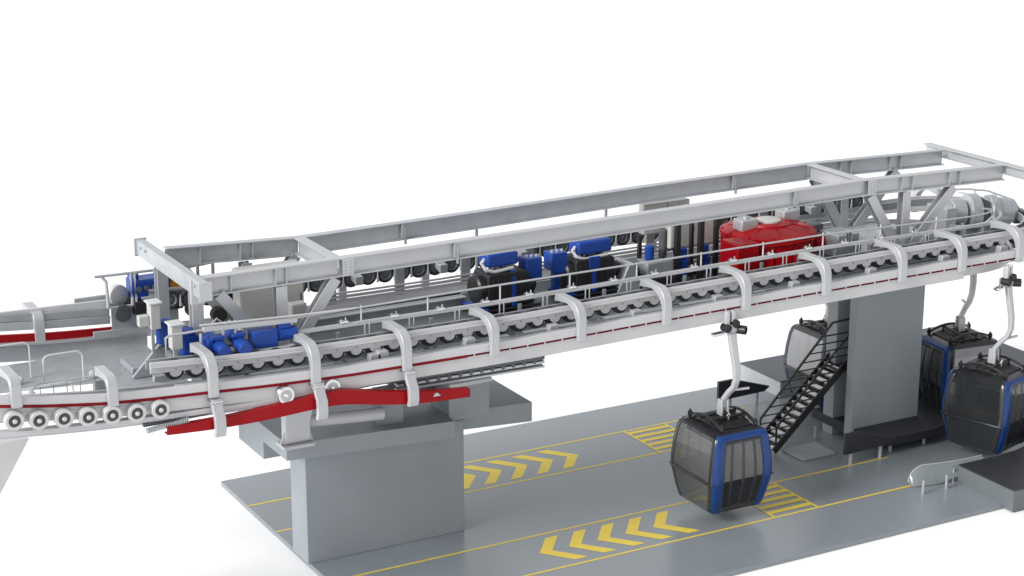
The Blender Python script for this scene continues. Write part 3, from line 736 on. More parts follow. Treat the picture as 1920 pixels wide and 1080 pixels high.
MB().box(10.2, 10.3, 0.15, 0.25, 5.872, 7.3).build('post', M_blackm, rk, bevel=0.01)
MB().box(11.3, 12.7, 0.25, 0.35, 5.90, 6.02).build('foot_bar', M_blackm, rk)
for i, (x, y, lb) in enumerate(((11.58, 0.0, 'slim blue upright pump between the black posts, left one'), (12.34, 0.05, 'slim blue upright pump between the black posts, right one'))):
    t = thing('upright_pump', lb, 'pump', (x, y, 5.872))
    MB().cyl((0, 0, 0.12), (0, 0, 0.55), 0.14, 20, 0.03).build('pump_body', M_blue, t)
    MB().cyl((0, 0, 0.6), (0, 0, 0.95), 0.10, 20, 0.03).build('motor', M_blue, t)
    MB().cbox((0, 0, 0.06), (0.34, 0.34, 0.12)).build('foot', M_dgrey, t, bevel=0.01)
    MB().cyl((0, 0, 0.54), (0, 0, 0.61), 0.17, 20).build('flange', M_blue, t)
def cabinet(name, label, x0, x1, y0, y1, z0, z1, mm=M_cream, doors=2):
    t = thing(name, label, 'cabinet', ((x0 + x1) / 2, (y0 + y1) / 2, z0))
    hx, hy, hz = (x1 - x0) / 2, (y1 - y0) / 2, z1 - z0
    MB().box(-hx, hx, -hy, hy, 0, hz).build('body', mm, t, bevel=0.015)
    wd = (2 * hx - 0.04) / doors
    for k in range(doors):
        a = -hx + 0.02 + wd * k
        d = MB().box(a + 0.01, a + wd - 0.01, -hy - 0.015, -hy - 0.001, 0.03, hz - 0.03).build('door', mm, t, bevel=0.005)
        MB().box(a + wd - 0.09, a + wd - 0.06, -hy - 0.035, -hy - 0.015, hz * 0.45, hz * 0.58).build('handle', M_dgrey, d)
    return t
cabinet('control_cabinet', 'pale control cabinet behind the pump, left one of the pair rising above the top beam', 11.2, 11.97, 1.45, 1.75, 6.90, 7.78)
cabinet('control_cabinet', 'pale control cabinet behind the pump, right one of the pair rising above the top beam', 12.0, 12.74, 1.45, 1.75, 6.90, 7.78)
cabinet('switch_cabinet', 'tall cream switch cabinet behind the black posts left of the red gearbox', 11.75, 13.3, 0.90, 1.2, 6.55, 7.60, doors=2)
cabinet('switch_cabinet', 'wide grey switch cabinet between the diagonal braces at the left', -1.35, 0.35, 0.35, 0.85, 6.0, 7.75, M_cream, 1)
cabinet('switch_cabinet', 'narrow pale cabinet beside the wide grey one behind the left front post', -0.35, 0.05, -0.55, -0.25, 6.0, 7.0, M_cream, 1)

# red gearbox
gb = thing('planetary_gearbox', 'huge bright red drum gearbox with domed lid on the deck', 'gearbox', (14.5, 0.05, 5.80))
K = 1.17
MB().lathe((0, 0, 0), (0, 0, 1), [(r * K, h) for r, h in [(0.95, 0.0), (0.95, 0.25), (1.10, 0.30), (1.10, 1.06), (1.17, 1.08), (1.17, 1.19), (1.10, 1.23), (0.80, 1.31), (0.55, 1.36), (0.53, 1.41), (0.32, 1.43)]], 48).build('drum', M_red, gb)
MB().lathe((0, 0, 1.43), (0, 0, 1), [(0.36, 0.0), (0.36, 0.05), (0.31, 0.07), (0.0, 0.07)], 30).build('lid', M_cream, gb)
rib = MB().add([(0.66, 0.018, 1.34), (0.66, -0.018, 1.34), (1.26, -0.018, 1.20), (1.26, 0.018, 1.20), (0.66, 0, 1.395), (1.15, 0, 1.275)], [(0, 4, 5, 3), (1, 2, 5, 4), (3, 5, 2), (0, 1, 4)]).build('rib', M_red, gb)
for k in range(1, 10): kid(rib, gb, rz=2 * PI * k / 10)
MB().cbox((-1.50, -0.72, 0.70), (0.74, 0.84, 0.98)).build('side_housing', M_red, gb, bevel=0.04)
sr_ = MB().box(1.27, 1.34, -0.03, 0.03, 0.32, 1.25).build('side_rib', M_red, gb, bevel=0.01)
for k in range(1, 12): kid(sr_, gb, rz=2 * PI * k / 12)
ped = MB().cyl((1.05, 0, -0.0), (1.05, 0, 0.28), 0.16, 16).build('pedestal', M_red, gb)
for k in range(1, 6): kid(ped, gb, rz=k * PI / 3)
for xx, yy in ((-0.80, 0.0), (0.92, 0.35)):
    bu = MB().cbox((xx, yy, 1.43), (0.56, 0.46, 0.32)).build('brake_unit', M_galv, gb, bevel=0.03)
    MB().cyl((xx, yy, 1.58), (xx, yy, 1.66), 0.08, 14).build('brake_cap', M_steel, bu)
MB().cyl((1.30, -0.40, 0.70), (1.62, -0.50, 0.70), 0.26, 24, 0.04).build('side_port', M_red, gb)
MB().tube([(-1.0, -1.05, 1.02), (-0.3, -1.42, 1.10), (0.6, -1.30, 1.10), (1.25, -0.75, 1.10)], 0.02, 8).build('oil_pipe', M_red, gb)

# silver motors at the right end
sm = thing('tension_motor', 'large silver round motor drums at the right end of the deck', 'motor', (21.85, -0.15, 5.60))
ax = Vector((1, -0.30, -0.03)).normalized()
MB().lathe((-0.55, 0.25, 1.05), ax, [(0.40, 0.0), (0.42, 0.02), (0.42, 0.42), (0.34, 0.45)], 36).build('motor_drum', M_galv, sm)
MB().lathe((-0.05, 0.1, 1.05), ax, [(0.50, 0.0), (0.56, 0.04), (0.56, 0.34), (0.50, 0.38)], 36).build('motor_drum', M_galv, sm)
MB().lathe((0.35, 0.0, 1.04), ax, [(0.40, 0.0), (0.40, 0.3)], 30).build('coupling', M_dgrey, sm)
MB().lathe((0.60, -0.1, 1.03), ax, [(0.47, 0.0), (0.52, 0.04), (0.52, 0.26), (0.44, 0.34), (0.40, 0.75), (0.22, 0.95), (0.0, 0.97)], 36).build('motor_nose', M_galv, sm)
MB().box(-0.9, 1.7, -0.7, 0.5, 0.0, 0.35).build('base', M_galv, sm, bevel=0.03)
m = MB()
for xx in (-0.5, 0.2, 0.9): m.prism([(-0.55, 0.35), (0.45, 0.35), (0.25, 0.85), (-0.35, 0.85)], 'x', xx - 0.04, xx + 0.04)
m.build('saddle', M_galv, sm, bevel=0.01)
MB().tube([(-1.2, -0.55, 0.9), (-0.6, -0.7, 0.85), (0.0, -0.75, 0.9), (0.3, -0.72, 1.05), (0.28, -0.65, 1.25), (0.0, -0.6, 1.3)], 0.035, 10).build('hose', M_white, sm)
MB().tube([(-0.9, 0.5, 1.75), (0.2, 0.3, 1.7), (0.8, 0.1, 1.62), (1.6, -0.2, 1.3), (1.75, -0.4, 0.95)], 0.03, 10).build('hose', M_lgrey, sm)
MB().box(-1.15, -0.75, -0.3, 0.6, 0.0, 1.35).build('end_frame', M_steel, sm, bevel=0.02)
bw = thing('bull_wheel', 'big pale grey horizontal wheel housing behind the right diagonal braces', 'wheel', (18.9, 0.1, 5.872))
MB().lathe((0, 0, 0.05), (0, 0, 1), [(1.15, 0.0), (1.28, 0.02), (1.28, 0.10), (1.18, 0.14), (1.18, 0.26), (1.28, 0.30), (1.28, 0.38), (0.35, 0.46), (0.35, 0.6), (0, 0.62)], 48).build('wheel_rim', M_galv, bw)
MB().cbox((-1.7, 0.1, 0.35), (0.8, 0.9, 0.7)).build('bearing_housing', M_galv, bw, bevel=0.04)
MB().cbox((-1.2, -0.9, 0.30), (0.7, 0.4, 0.5)).build('brake_caliper', M_steel, bw, bevel=0.03)
MB().cbox((-2.1, 0.8, 0.42), (0.35, 0.5, 0.85)).build('brake_caliper', M_dgrey, bw, bevel=0.03)
for (x, y, z, r) in ((-1.5, -1.1, 0.5, 0.1), (-0.4, -1.2, 0.62, 0.12), (0.5, -1.25, 0.6, 0.1), (-1.9, -0.6, 0.75, 0.09)): MB().cyl((x, y, z - 0.3), (x, y, z + 0.1), r, 14, 0.02).build('fitting', M_chrome, bw)
m = MB()
for k in range(5): m.tube([(-1.4 + 0.5 * k, -1.3, 0.35), (-1.1 + 0.5 * k, -1.35, 0.65), (-0.7 + 0.5 * k, -1.3, 0.3)], 0.02, 6)
m.build('hose', M_lgrey, bw)

# left end equipment
wb = thing('junction_box', 'white junction box on the left post, nearer the landing', 'box', (-3.72, -0.15, 6.86))
MB().cbox((0, 0, 0.26), (0.24, 0.30, 0.62)).build('box_body', M_cream, wb, bevel=0.015)
MB().cbox((-0.26, 0.05, 0.15), (0.24, 0.2, 0.26)).build('side_box', M_cream, wb, bevel=0.015)
MB().cbox((0.0, 0.0, 0.60), (0.34, 0.42, 0.04)).build('hood', M_white, wb, bevel=0.01)
MB().cbox((-0.05, 0.0, -0.35), (0.07, 0.07, 0.6)).build('stand', M_grey, wb)
wb = thing('junction_box', 'white junction box on a thin stand by the left handrail', 'box', (-3.66, -1.5, 6.78))
MB().cbox((0, 0, 0.18), (0.26, 0.28, 0.58)).build('box_body', M_cream, wb, bevel=0.015)
MB().cbox((0.0, 0.0, 0.50), (0.36, 0.42, 0.04)).build('hood', M_white, wb, bevel=0.01)
MB().cbox((0.0, 0.1, -0.22), (0.06, 0.06, 0.3)).build('stand', M_grey, wb)
for (x, y, z, lb) in ((-3.42, 0.05, 6.28, 'blue upright motor half hidden behind the left post and white box'), (-3.28, -1.2, 6.38, 'blue upright motor right of the white box on its thin stand')):
    t = thing('upright_motor', lb, 'motor', (x, y, z))
    MB().cyl((0, 0, 0), (0, 0, 0.62), 0.20, 24, 0.03).build('motor_barrel', M_blue, t)
    MB().cbox((0.1, -0.12, 0.36), (0.24, 0.2, 0.26)).build('terminal_box', M_blue, t, bevel=0.02)
    MB().cyl((0, 0, -0.05), (0, 0, 0.02), 0.25, 24).build('flange', M_dgrey, t)

# rear left drive: blue engine, orange hoist, wheel, railing
def engine():
    t = thing('auxiliary_engine', 'blue auxiliary engine with two round caps at the rear left', 'engine', (-2.9, 2.75, 6.78))
    MB().cbox((0.0, 0, 0.24), (1.0, 0.6, 0.50)).build('engine_block', M_blue, t, bevel=0.06)
    for x in (-0.38, 0.30): MB().cyl((x, 0, 0.45), (x, 0, 0.64), 0.14, 20, 0.04).build('cap', M_blue, t)
    for k in range(4): MB().cyl((-0.34 + 0.2 * k, -0.31, 0.28), (-0.34 + 0.2 * k, -0.37, 0.28), 0.07, 14).build('fitting', M_dgrey, t)
    MB().cbox((0.15, -0.05, -0.20), (1.3, 0.6, 0.36)).build('sump', M_black, t, bevel=0.04)
    MB().cbox((0.1, -0.36, 0.05), (0.8, 0.05, 0.05)).build('pipe', M_lgrey, t)
engine()
t = thing('chain_hoist', 'small orange hoist block behind the first cross beam at the left', 'hoist', (-1.98, 2.75, 6.86))
MB().prism([(-0.45, 0.05), (0.5, -0.12), (0.5, 0.18), (0.1, 0.52), (-0.3, 0.58)], 'y', -0.2, 0.2).build('hoist_body', M_orange, t, bevel=0.03)
MB().cyl((-0.25, -0.22, 0.38), (-0.25, 0.22, 0.38), 0.16, 20, 0.02).build('drum', M_orange, t)
MB().cyl((0.3, -0.25, 0.05), (0.3, 0.25, 0.05), 0.14, 18, 0.02).build('drum', M_dgrey, t)
MB().cbox((-0.6, 0, 0.28), (0.22, 0.3, 0.6)).build('side_box', M_cream, t, bevel=0.02)
MB().cbox((-0.35, -0.15, -0.02), (0.6, 0.15, 0.14)).build('bracket', M_steel, t, bevel=0.02)
t = thing('rope_wheel', 'upright grey rope wheel with black tyre at the rear left corner', 'wheel', (-3.70, 2.75, 6.72))
MB().lathe((0, 0, 0.18), (0.25, -1, 0), [(0.20, -0.10), (0.26, -0.08), (0.27, 0.0), (0.26, 0.08), (0.20, 0.10)], 32).build('tyre', M_lgrey, t)
MB().lathe((0, 0, 0.18), (0.25, -1, 0), [(0, 0.05), (0.06, 0.07), (0.20, 0.06), (0.20, -0.06)], 28).build('disc', M_galv, t)
MB().lathe((-0.0, -0.3, -0.22), (0.1, -1, 0), [(0.13, -0.1), (0.22, -0.09), (0.23, 0.0), (0.22, 0.09), (0.13, 0.1)], 30).build('tyre', M_dgrey, t)
MB().prism([(0.05, -0.5), (0.7, -0.5), (0.7, 0.2), (0.25, 0.2)], 'y', 0.05, 0.12).build('side_plate', M_galv, t)
rl = thing('corner_railing', 'small grey tube railing around the rope wheel at the rear left', 'railing', (0, 0, 0))
MB().tube([(-4.35, 2.45, 7.52), (-3.0, 2.45, 7.50), (-1.5, 2.45, 7.48)], 0.035, 10).build('top_bar', M_galv, rl)
for x in (-4.05, -3.42, -3.32):
    MB().tube([(x + (-0.12 if x < -4 else 0), 2.45, 7.5), (x - 0.02, 2.45, 7.36), (x, 2.45, 6.85), (x, 2.45, 6.68)], 0.04, 10).build('post', M_lgrey, rl)
MB().tube([(-4.1, 2.45, 6.68), (-2.8, 2.45, 6.66)], 0.03, 10).build('foot_bar', M_steel, rl)
MB().box(-4.72, -3.2, 3.05, 3.15, 6.58, 6.84).build('toe_board', M_grey, rl)
MB().sweep([(-3.9, 2.75, 6.62), (-0.9, 2.75, 6.60)], rect(0.3, 0.05)).build('grating', M_dgrey, rl)
MB().tube([(-2.0, 2.9, 7.3), (-0.9, 2.9, 7.38)], 0.025, 8).build('top_bar', M_galv, rl)
# small drive units seen between the left braces
t = thing('belt_drive', 'cluster of dark pulleys and silver fittings behind the left diagonal brace', 'drive', (-1.9, 0.6, 5.9))
for (x, y, z, r) in ((-0.3, 0.8, 0.75, 0.19), (0.25, 0.5, 0.62, 0.19), (-0.7, 0.2, 0.3, 0.2), (0.75, 1.0, 0.95, 0.2)):
    MB().lathe((x, y, z), (0, 1, 0), [(0.05, -0.12), (r, -0.12), (r, 0.12), (0.05, 0.12)], 24).build('pulley', M_blackm, t)
for (x, y, z) in ((-0.5, 0.0, 0.35), (-0.1, 0.1, 0.42), (0.2, 0.0, 0.35), (-0.9, -0.2, 0.25), (0.45, 0.2, 0.3)):
    m = MB().cyl((x, y, z - 0.15), (x, y, z + 0.1), 0.07, 12, 0.015); m.tube([(x, y, z + 0.09), (x + 0.15, y, z + 0.22), (x + 0.32, y, z + 0.08)], 0.025, 8)
    m.build('fitting', M_lgrey, t)
MB().cbox((0, 0.4, 0.1), (2.0, 1.2, 0.2)).build('base', M_grey, t, bevel=0.02)
MB().cbox((-0.45, -0.75, 0.2), (0.35, 0.3, 0.4)).build('valve_block', M_cream, t, bevel=0.03)

# ------------------------------------------------------------------ gondola cabins
ZR = [0.0, 0.05, 0.10, 0.22, 0.40, 0.62, 0.84, 0.94, 1.01, 1.20, 1.40, 1.60, 1.80, 1.92, 2.02, 2.12, 2.20, 2.27, 2.33]
HXT = [(0, .74), (.05, .81), (.10, .85), (.4, .91), (.94, .99), (1.2, .99), (1.6, .95), (2.02, .88), (2.2, .82), (2.27, .76), (2.33, .66)]
HYT = [(0, .70), (.05, .77), (.10, .81), (.4, .90), (.94, 1.03), (1.2, 1.04), (1.6, 1.02), (2.02, .98), (2.2, .94), (2.27, .88), (2.33, .78)]
RC = 0.15
UD = [-1, -.97, -.80, -.74, -.52, -.42, -.05, .05, .42, .52, .74, .80, .97, 1]          # door side divisions
UE = [-1, -.94, -.6, -.2, .2, .6, .94, 1]                                              # end side divisions
def ring(z):
    hx, hy = lerp(HXT, z), lerp(HYT, z)
    P_ = []; T = []
    def corner(cx, cy, a0):
        for k in range(1, 5):
            a = a0 + PI / 2 * k / 5
            P_.append((cx + RC * math.cos(a), cy + RC * math.sin(a), z))
    fx, fy = hx - RC, hy - RC
    for i, u in enumerate(UD): P_.append((u * fx, -hy, z))
    corner(fx, -fy, -PI / 2)
    for u in UE: P_.append((hx, u * fy, z))
    corner(fx, fy, 0)
    for u in UD: P_.append((-u * fx, hy, z))
    corner(-fx, fy, PI / 2)
    for u in UE: P_.append((-hx, -u * fy, z))
    corner(-fx, -fy, PI)
    return P_
RINGS = [ring(z) for z in ZR]
NR = len(RINGS[0])
nd, ne = len(UD), len(UE)
def seg_kind(j):
    """which face a perimeter segment belongs to, and its index along that face"""
    o = 0
    for kind, n in (('d0', nd - 1), ('c0', 5), ('e0', ne - 1), ('c1', 5), ('d1', nd - 1), ('c2', 5), ('e1', ne - 1), ('c3', 5)):
        if j < o + n: return kind, j - o
        o += n
def zone(i, j):
    z = (ZR[i] + ZR[i + 1]) / 2
    k, q = seg_kind(j)
    if k[0] == 'd' or k[0] == 'c':
        # corner halves next to a door side are blue as well
        if k[0] == 'c':
            side = q >= 2 if k in ('c1', 'c3') else q <= 2
            # corners c0 (d0->e0): low q near door; c1 (e0->d1): high q near door
            if not side: return 'roof' if z > 2.2 else ('pan' if z < 0.1 else 'seal' + ('0' if k in ('c0', 'c1') else '1'))
            return 'roof' if z > 2.27 else ('pan' if z < 0.05 else 'blue' + ('0' if k in ('c0', 'c3') else '1'))
        s_ = '0' if k == 'd0' else '1'
        u = (UD[q] + UD[q + 1]) / 2
        if z > 2.27: return 'roof'
        if z < 0.05: return 'pan'
        if abs(u) > 0.80 or z > 2.12: return 'blue' + s_
        if z < 0.22 or z > 2.02: return 'leaf' + s_ + ('a' if u < 0 else 'b')
        if abs(u) > 0.74 or 0.42 < abs(u) < 0.52 or abs(u) < 0.05: return 'leaf' + s_ + ('a' if u < 0 else 'b')
        if z < 1.01: return 'low' + s_ + ('a' if u < 0 else 'b')
        return 'pane' + s_ + ('a' if u < 0 else 'b')
    e = k[1]
    if z > 2.2: return 'roof'
    if z < 0.10: return 'pan'
    u = (UE[q] + UE[q + 1]) / 2
    if abs(u) > 0.94: return 'seal' + e
    if 0.94 < z < 1.01: return 'seal' + e
    return ('endlow' if z < 0.94 else 'endup') + e
def patch(name, zones, m, parent, solid=0.0, sharp=50):
    vs = []; fs = []; idx = {}
    for i in range(len(ZR) - 1):
        for j in range(NR):
            if zone(i, j) in zones:
                f = []
                for (a, b) in ((i, j), (i, (j + 1) % NR), (i + 1, (j + 1) % NR), (i + 1, j)):
                    if (a, b) not in idx:
                        idx[(a, b)] = len(vs); vs.append(RINGS[a][b])
                    f.append(idx[(a, b)])
                fs.append(tuple(f))
    me = bpy.data.meshes.new(name); me.from_pydata(vs, [], fs)
    for p in me.polygons: p.use_smooth = True
    me.set_sharp_from_angle(angle=R(sharp))
    me.materials.append(m)
    o = bpy.data.objects.new(name, me); COL.objects.link(o); o.parent = parent
    if solid:
        s_ = o.modifiers.new('solid', 'SOLIDIFY'); s_.thickness = abs(solid) + 0.02; s_.offset = 1 - 2 * 0.02 / (abs(solid) + 0.02)
        b = o.modifiers.new('bevel', 'BEVEL'); b.width = 0.008; b.segments = 2; b.limit_method = 'ANGLE'; b.angle_limit = R(50)
    return o
GG = 'gondola cabins in the station'
def make_gondola(loc, rz, label):
    t = thing('gondola', label, 'gondola', loc, rz, GG)
    # floor pan closed below
    o = patch('floor_pan', ('pan',), M_cabin, t)
    bm = bmesh.new(); bm.from_mesh(o.data)
    be = [e for e in bm.edges if e.is_boundary and all(v.co.z < 0.001 for v in e.verts)]
    bmesh.ops.contextual_create(bm, geom=be); bm.to_mesh(o.data); bm.free()
    o = patch('roof', ('roof',), M_cabin, t)
    bm = bmesh.new(); bm.from_mesh(o.data)
    be = [e for e in bm.edges if e.is_boundary and all(v.co.z > 2.329 for v in e.verts)]
    bmesh.ops.contextual_create(bm, geom=be); bm.to_mesh(o.data); bm.free()
    for s_ in '01': patch('seal_frame', ('seal' + s_,), M_cabin, t, 0.012)
    for s_ in '01':
        df = patch('door_frame', ('blue' + s_,), M_cblue, t, 0.028)
        df['side'] = s_
        for l in 'ab':
            d = patch('door', ('leaf' + s_ + l,), M_cabin, t, 0.010)
            patch('pane', ('pane' + s_ + l,), M_glass, d)
            patch('lower_panel', ('low' + s_ + l,), M_dglass, d)
        patch('end_window', ('endup' + s_,), M_glass, t)
        patch('lower_end_panel', ('endlow' + s_,), M_glass, t)
    # bumper bars half-way up the ends
    for sx in (-1, 1):
        MB().sweep([(sx * 0.97, -1.04, 0.985), (sx * 1.035, -0.86, 0.985), (sx * 1.035, 0.86, 0.985), (sx * 0.97, 1.04, 0.985)], rect(0.07, 0.055)).build('bumper', M_cabin, t, bevel=0.012)
    # floor and benches
    MB().box(-0.76, 0.76, -0.74, 0.74, 0.05, 0.09).build('cabin_floor', M_dgrey, t)
    for sx in (-1, 1):
        b = MB(); b.box(min(sx * 0.42, sx * 0.82), max(sx * 0.42, sx * 0.82), -0.72, 0.72, 0.42, 0.50)
        b.prism([(sx * 0.82, 0.50), (sx * 0.90, 0.96), (sx * 0.84, 0.96), (sx * 0.74, 0.50)], 'y', -0.72, 0.72)
        b.build('bench', M_blackm, t, bevel=0.02)
    # roof: tray, lateral arched carriers with end knobs, longitudinal bars
    MB().box(-0.52, 0.52, -0.66, 0.66, 2.325, 2.375).build('roof_tray', M_blackm, t, bevel=0.02)
    for sx in (-1, 1):
        m = MB()
        top = [(sx * 0.55, y, 2.40 + 0.17 * (1 - (y / 0.70) ** 2)) for y in frange(-0.70, 0.70, 0.14)]
        bot = [(sx * 0.55, y, 2.345 + 0.05 * (1 - (y / 0.45) ** 2)) for y in frange(-0.45, 0.45, 0.15)]
        m.sweep(top, rect(0.07, 0.06)); m.sweep(bot, rect(0.06, 0.04))
        for y in (-0.22, 0.22): m.box(sx * 0.55 - 0.03, sx * 0.55 + 0.03, y - 0.025, y + 0.025, 2.36, 2.54)
        m.build('roof_carrier', M_black, t, bevel=0.01)
        for y in (-0.74, 0.74):
            MB().lathe((sx * 0.55, y, 2.34), (0, 0, 1), [(0.055, 0), (0.07, 0.04), (0.07, 0.12), (0.03, 0.15), (0.03, 0.19), (0.0, 0.20)], 14).build('roof_knob', M_black, t)
    for y in (-0.18, 0.18): MB().tube([(-0.55, y, 2.49), (0.55, y, 2.49)], 0.045, 12).build('roof_bar', M_black, t)
    # underside runners
    for y in (-0.45, 0.45): MB().cbox((0, y, -0.05), (1.1, 0.10, 0.10)).build('skid', M_blackm, t, bevel=0.015)
    # hanger: shackle, curved flat arm, grip with rollers
    hz = 2.50
    MB().box(-0.10, 0.10, -0.16, 0.16, hz - 0.06, hz + 0.10).build('shackle_base', M_black, t, bevel=0.02)
    m = MB()
    m.prism([(-0.13, hz), (0.13, hz), (0.10, hz + 0.46), (-0.10, hz + 0.46)], 'x', -0.12, -0.07)
    m.prism([(-0.13, hz), (0.13, hz), (0.10, hz + 0.46), (-0.10, hz + 0.46)], 'x', 0.07, 0.12)
    m.build('shackle', M_lgrey, t, bevel=0.015)
    MB().tube([(0.0, -0.26, hz - 0.05), (0.03, -0.28, hz + 0.06), (0.0, -0.28, hz + 0.14), (-0.04, -0.26, hz + 0.05), (0.0, -0.26, hz - 0.05)], 0.02, 8).build('safety_link', M_chrome, t)
    hp = [(0, 0, hz + 0.22), (0.01, -0.02, hz + 0.45), (0.05, -0.18, hz + 0.68), (0.09, -0.36, hz + 0.88), (0.10, -0.44, hz + 1.12), (0.07, -0.44, hz + 1.5), (0.02, -0.38, hz + 1.95), (-0.03, -0.33, hz + 2.42)]
    hw = [0.15, 0.15, 0.16, 0.18, 0.19, 0.21, 0.23, 0.24]
    m = MB(); vs = []; fs = []
    for i, p in enumerate(hp):
        a = Vector(hp[max(i - 1, 0)]); b = Vector(hp[min(i + 1, len(hp) - 1)]); tn = (b - a).normalized()
        sx = Vector((1, 0, 0)); sx = (sx - tn * sx.dot(tn)).normalized(); sy = tn.cross(sx)
        for (u, v) in ((-1, -1), (1, -1), (1, 1), (-1, 1)): vs.append(Vector(p) + sx * (u * hw[i] / 2) + sy * (v * 0.065))
        if i:
            for j in range(4): fs.append(((i - 1) * 4 + j, i * 4 + j, i * 4 + (j + 1) % 4, (i - 1) * 4 + (j + 1) % 4))
    fs += [(0, 1, 2, 3), tuple(len(vs) - 1 - q for q in range(4))]
    m.add(vs, fs); m.build('hanger_arm', M_lgrey, t, bevel=0.03)
    MB().bar((0.08, -0.30, hz + 0.78), (0.54, -0.42, hz + 0.80), 0.07, 0.06).build('door_lever', M_lgrey, t, bevel=0.012)
    gz = hz + 2.54
    gx = -0.14
    g_ = MB().cbox((gx + 0.06, -0.28, gz), (0.34, 0.32, 0.24)).build('grip', M_galv, t, bevel=0.04)
    for (x, z) in ((-0.10, 0.04), (0.16, 0.14)): MB().cyl((gx + x, -0.50, gz + z), (gx + x, -0.22, gz + z), 0.11, 20, 0.02).build('grip_roller', M_blackm, g_)
    MB().lathe((gx + 0.32, -0.42, gz - 0.05), (0.55, -0.8, 0), [(0.07, -0.2), (0.12, -0.16), (0.12, 0.16), (0.09, 0.17), (0.09, 0.10), (0.0, 0.10)], 20).build('spring_housing', M_black, g_)
    for xa in (-0.12, 0.06): MB().box(gx + xa, gx + xa + 0.12, -0.40, -0.24, gz + 0.08, gz + 0.50).build('carriage_plate', M_lgrey, g_, bevel=0.02)
    MB().bar((gx - 0.08, -0.25, gz - 0.12), (gx - 0.45, -0.25, gz - 0.14), 0.18, 0.07).build('grip_lever', M_chrome, g_, bevel=0.01)
    return t
g1 = make_gondola((11.13, -2.72, 0.34), 0.0, 'gondola cabin hanging low in the front lane left of the black staircase')
g2 = copy_thing(g1, (19.05, 2.72, 0.34), PI, 'gondola cabin mostly hidden behind the black staircase and the tall pier')
g3 = copy_thing(g1, (20.66, -2.87, 0.34), R(17), 'nearest right-hand gondola cabin with its wide dark end window at the picture edge')
g4 = copy_thing(g1, (22.0, 0.05, 0.34), R(84), 'gondola cabin right of the tall pier, partly hidden behind the nearest right cabin')

for c in list(g2.children) + list(g4.children):  # bright reflection on these end windows comes from pale colour
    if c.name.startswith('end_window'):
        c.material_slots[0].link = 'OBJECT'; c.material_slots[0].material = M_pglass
for c in g3.children:
    if c.name.startswith(('end_window', 'lower_end_panel')):
        c.material_slots[0].link = 'OBJECT'; c.material_slots[0].material = M_eglass
for c in g1.children:
    if c.name.startswith('door_frame') and c.get('side') == '1':
        c.material_slots[0].link = 'OBJECT'; c.material_slots[0].material = M_cabin

# ------------------------------------------------------------------ staircase
sr = thing('staircase', 'black steel staircase with barred railing climbing to the tall pier', 'staircase', (0, 0, 0))
x0, x1, z0, z1 = 15.08, 17.45, 0.07, 2.22
sl = (z1 - z0) / (x1 - x0)
y_n, y_f = 0.12, 0.95
for y in (y_n, y_f):
    MB().bar((x0, y, z0 + 0.03), (x1 + 0.4, y, z1 + 0.03 + 0.4 * sl), 0.05, 0.22).build('stringer', M_black, sr, bevel=0.008)
MR = ((15.14, 0.86), (17.86, 3.50)); HR = ((14.54, 1.22), (17.05, 3.80))
for (a_, b_), nm in ((MR, 'mid_rail'), (HR, 'handrail')):
    MB().bar((a_[0], y_n, a_[1]), (b_[0], y_n, b_[1]), 0.05, 0.06).build(nm, M_black, sr)
MB().bar((17.05, y_n, 3.80), (17.9, y_n, 3.84), 0.05, 0.05).build('handrail', M_black, sr)
MB().bar((14.54, y_n, 0.05), (14.54, y_n, 1.22), 0.045, 0.045, up=(1, 0, 0)).build('newel', M_black, sr)
MB().bar((15.14, y_n, 0.02), (15.14, y_n, 0.90), 0.045, 0.045, up=(1, 0, 0)).build('newel', M_black, sr)
nst = 13
for k in range(nst):
    z = z0 + 0.10 + (z1 - z0) * k / (nst - 1) * 0.97
    x = x0 + (z - z0) / sl
    td = MB().box(x - 0.02, x + 0.20, y_n + 0.03, y_f - 0.03, z, z + 0.03).build('tread', M_blackm, sr)
    MB().box(x - 0.055, x - 0.022, y_n + 0.03, y_f - 0.03, z - 0.05, z + 0.05).build('nosing', M_bright, td)

for k in range(14):
    z = 0.34 + 0.237 * k
    hs = (HR[1][1] - HR[0][1]) / (HR[1][0] - HR[0][0])
    xa = max(14.54, 14.54 + (z - 1.22) / hs); xb = min(17.9, x0 + (z - z0) / sl)
    if xb - xa > 0.15: MB().tube([(xa, y_n, z), (xb, y_n, z)], 0.022, 6).build('guard_bar', M_black, sr)
MB().box(x1 - 0.02, x1 + 1.0, y_n, y_f, z1 - 0.02, z1 + 0.06).build('top_landing', M_black, sr)

# ------------------------------------------------------------------ guide panels, screens and short posts
def guide_panel(label, x0, x1, y, d, zb=0.38, zt=1.02, posts=()):
    t = thing('cabin_guide', label, 'cabin guide', (0, 0, 0))
    MB().prism([(x0, zb), (x1 - 0.2, zb + 0.04), (x1, zb + 0.18), (x1 - 0.5, zb + 0.34), (x0 + 0.55, zt), (x0, zt)], 'y', y, y + 0.10).build('panel', M_dark, t, bevel=0.01)
    for (px, py) in posts: MB().cyl((px, py, 0.0), (px, py, zb + 0.02), 0.055, 16).build('post', M_steel, t)
    return t
guide_panel('black pointed guide panel on two short posts in front of the tall pier', 16.25, 18.15, -1.72, 1, posts=((16.55, -1.62), (17.65, -1.62)))
guide_panel('black pointed guide panel in the rear lane behind the hanging gondola', 15.75, 17.75, 3.95, 1, posts=((16.25, 4.03), (17.3, 4.03)))
ib = thing('inner_barrier', 'low black barrier block at the foot of the tall pier', 'barrier', (0, 0, 0))
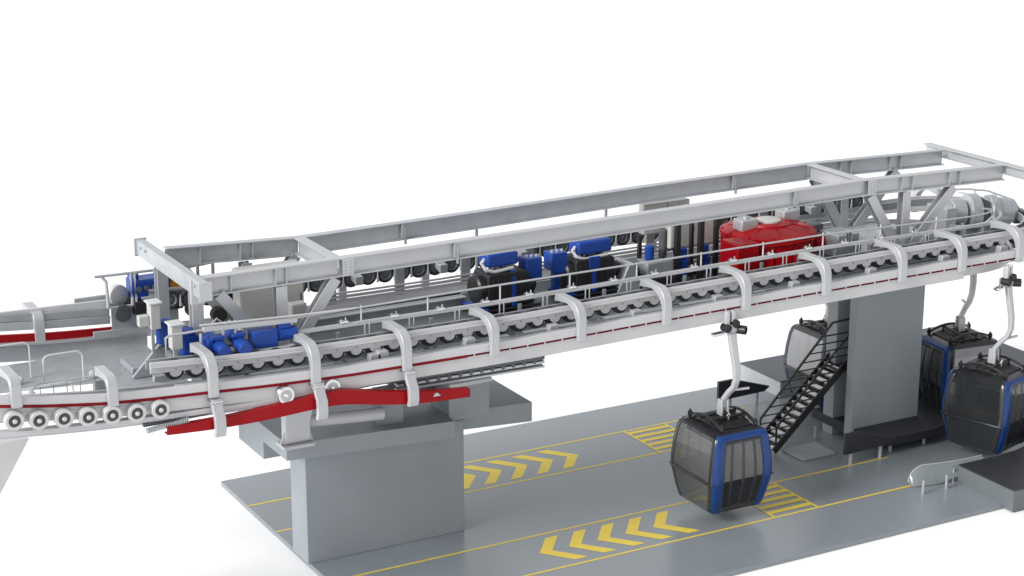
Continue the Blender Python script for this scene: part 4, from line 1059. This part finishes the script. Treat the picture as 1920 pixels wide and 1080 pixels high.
MB().prism([(17.6, -0.6), (17.9, -1.55), (19.8, -1.62), (21.2, -1.0), (21.5, 0), (21.2, 1.0), (19.8, 1.6), (17.6, 1.6)], 'z', 0.28, 0.55).build('barrier_body', M_dark, ib, bevel=0.01)
for (x, y) in ((18.3, -1.3), (19.6, -1.3), (18.0, 1.2)): MB().cyl((x, y, 0), (x, y, 0.29), 0.06, 12).build('barrier_foot', M_steel, ib)
for i, (x, y, lb) in enumerate(((16.9, -4.40, 'thin grey bollard on the front yellow line, left one'), (17.75, -4.40, 'thin grey bollard on the front yellow line, right one'),
                                (17.0, 0.62, 'pale short bollard just right of the staircase foot'), (16.35, 1.2, 'pale short bollard half hidden behind the staircase'))):
    t = thing('bollard', lb, 'bollard', (x, y, 0.0), 0, 'short bollards on the floor')
    MB().cyl((0, 0, 0.015), (0, 0, 0.40), 0.045, 16, 0.01).build('tube', M_galv if i < 2 else M_steel, t)
    MB().cyl((0, 0, 0.001), (0, 0, 0.015), 0.08, 16).build('base_plate', M_grey, t)
sg = thing('entry_screen', 'curved clear entry screen at the front corner of the black platform', 'screen', (0, 0, 0))
n = 30; vs = []; fs = []
for i in range(n + 1):
    u = (i / n) ** 1.6; x = 16.95 + 2.4 * u
    yy = -3.80 - 0.33 * math.sin(min(1, u * 1.2) * PI / 2); zt = 0.10 + 0.48 * math.sqrt(max(0, 1 - (1 - min(1, u / 0.2)) ** 2))
    zb = 0.05 + 0.36 * max(0, u - 0.3) / 0.7
    for j in range(5):
        q = j / 4
        vs.append((x, yy - 0.16 * (1 - q) ** 2 * (1 - 0.5 * u) + 0.10 * q * q, zb + (zt - zb) * q))
for i in range(n):
    for j in range(4): fs.append((i * 5 + j, (i + 1) * 5 + j, (i + 1) * 5 + j + 1, i * 5 + j + 1))
MB().add(vs, fs).build('screen_sheet', M_clear, sg, sharp=60)
MB().tube([vs[i * 5 + 4] for i in range(n + 1)], 0.018, 8).build('screen_rim', M_steel, sg)
MB().cyl((18.25, -4.12, 0.0), (18.25, -4.12, 0.42), 0.03, 12).build('screen_post', M_grey, sg)
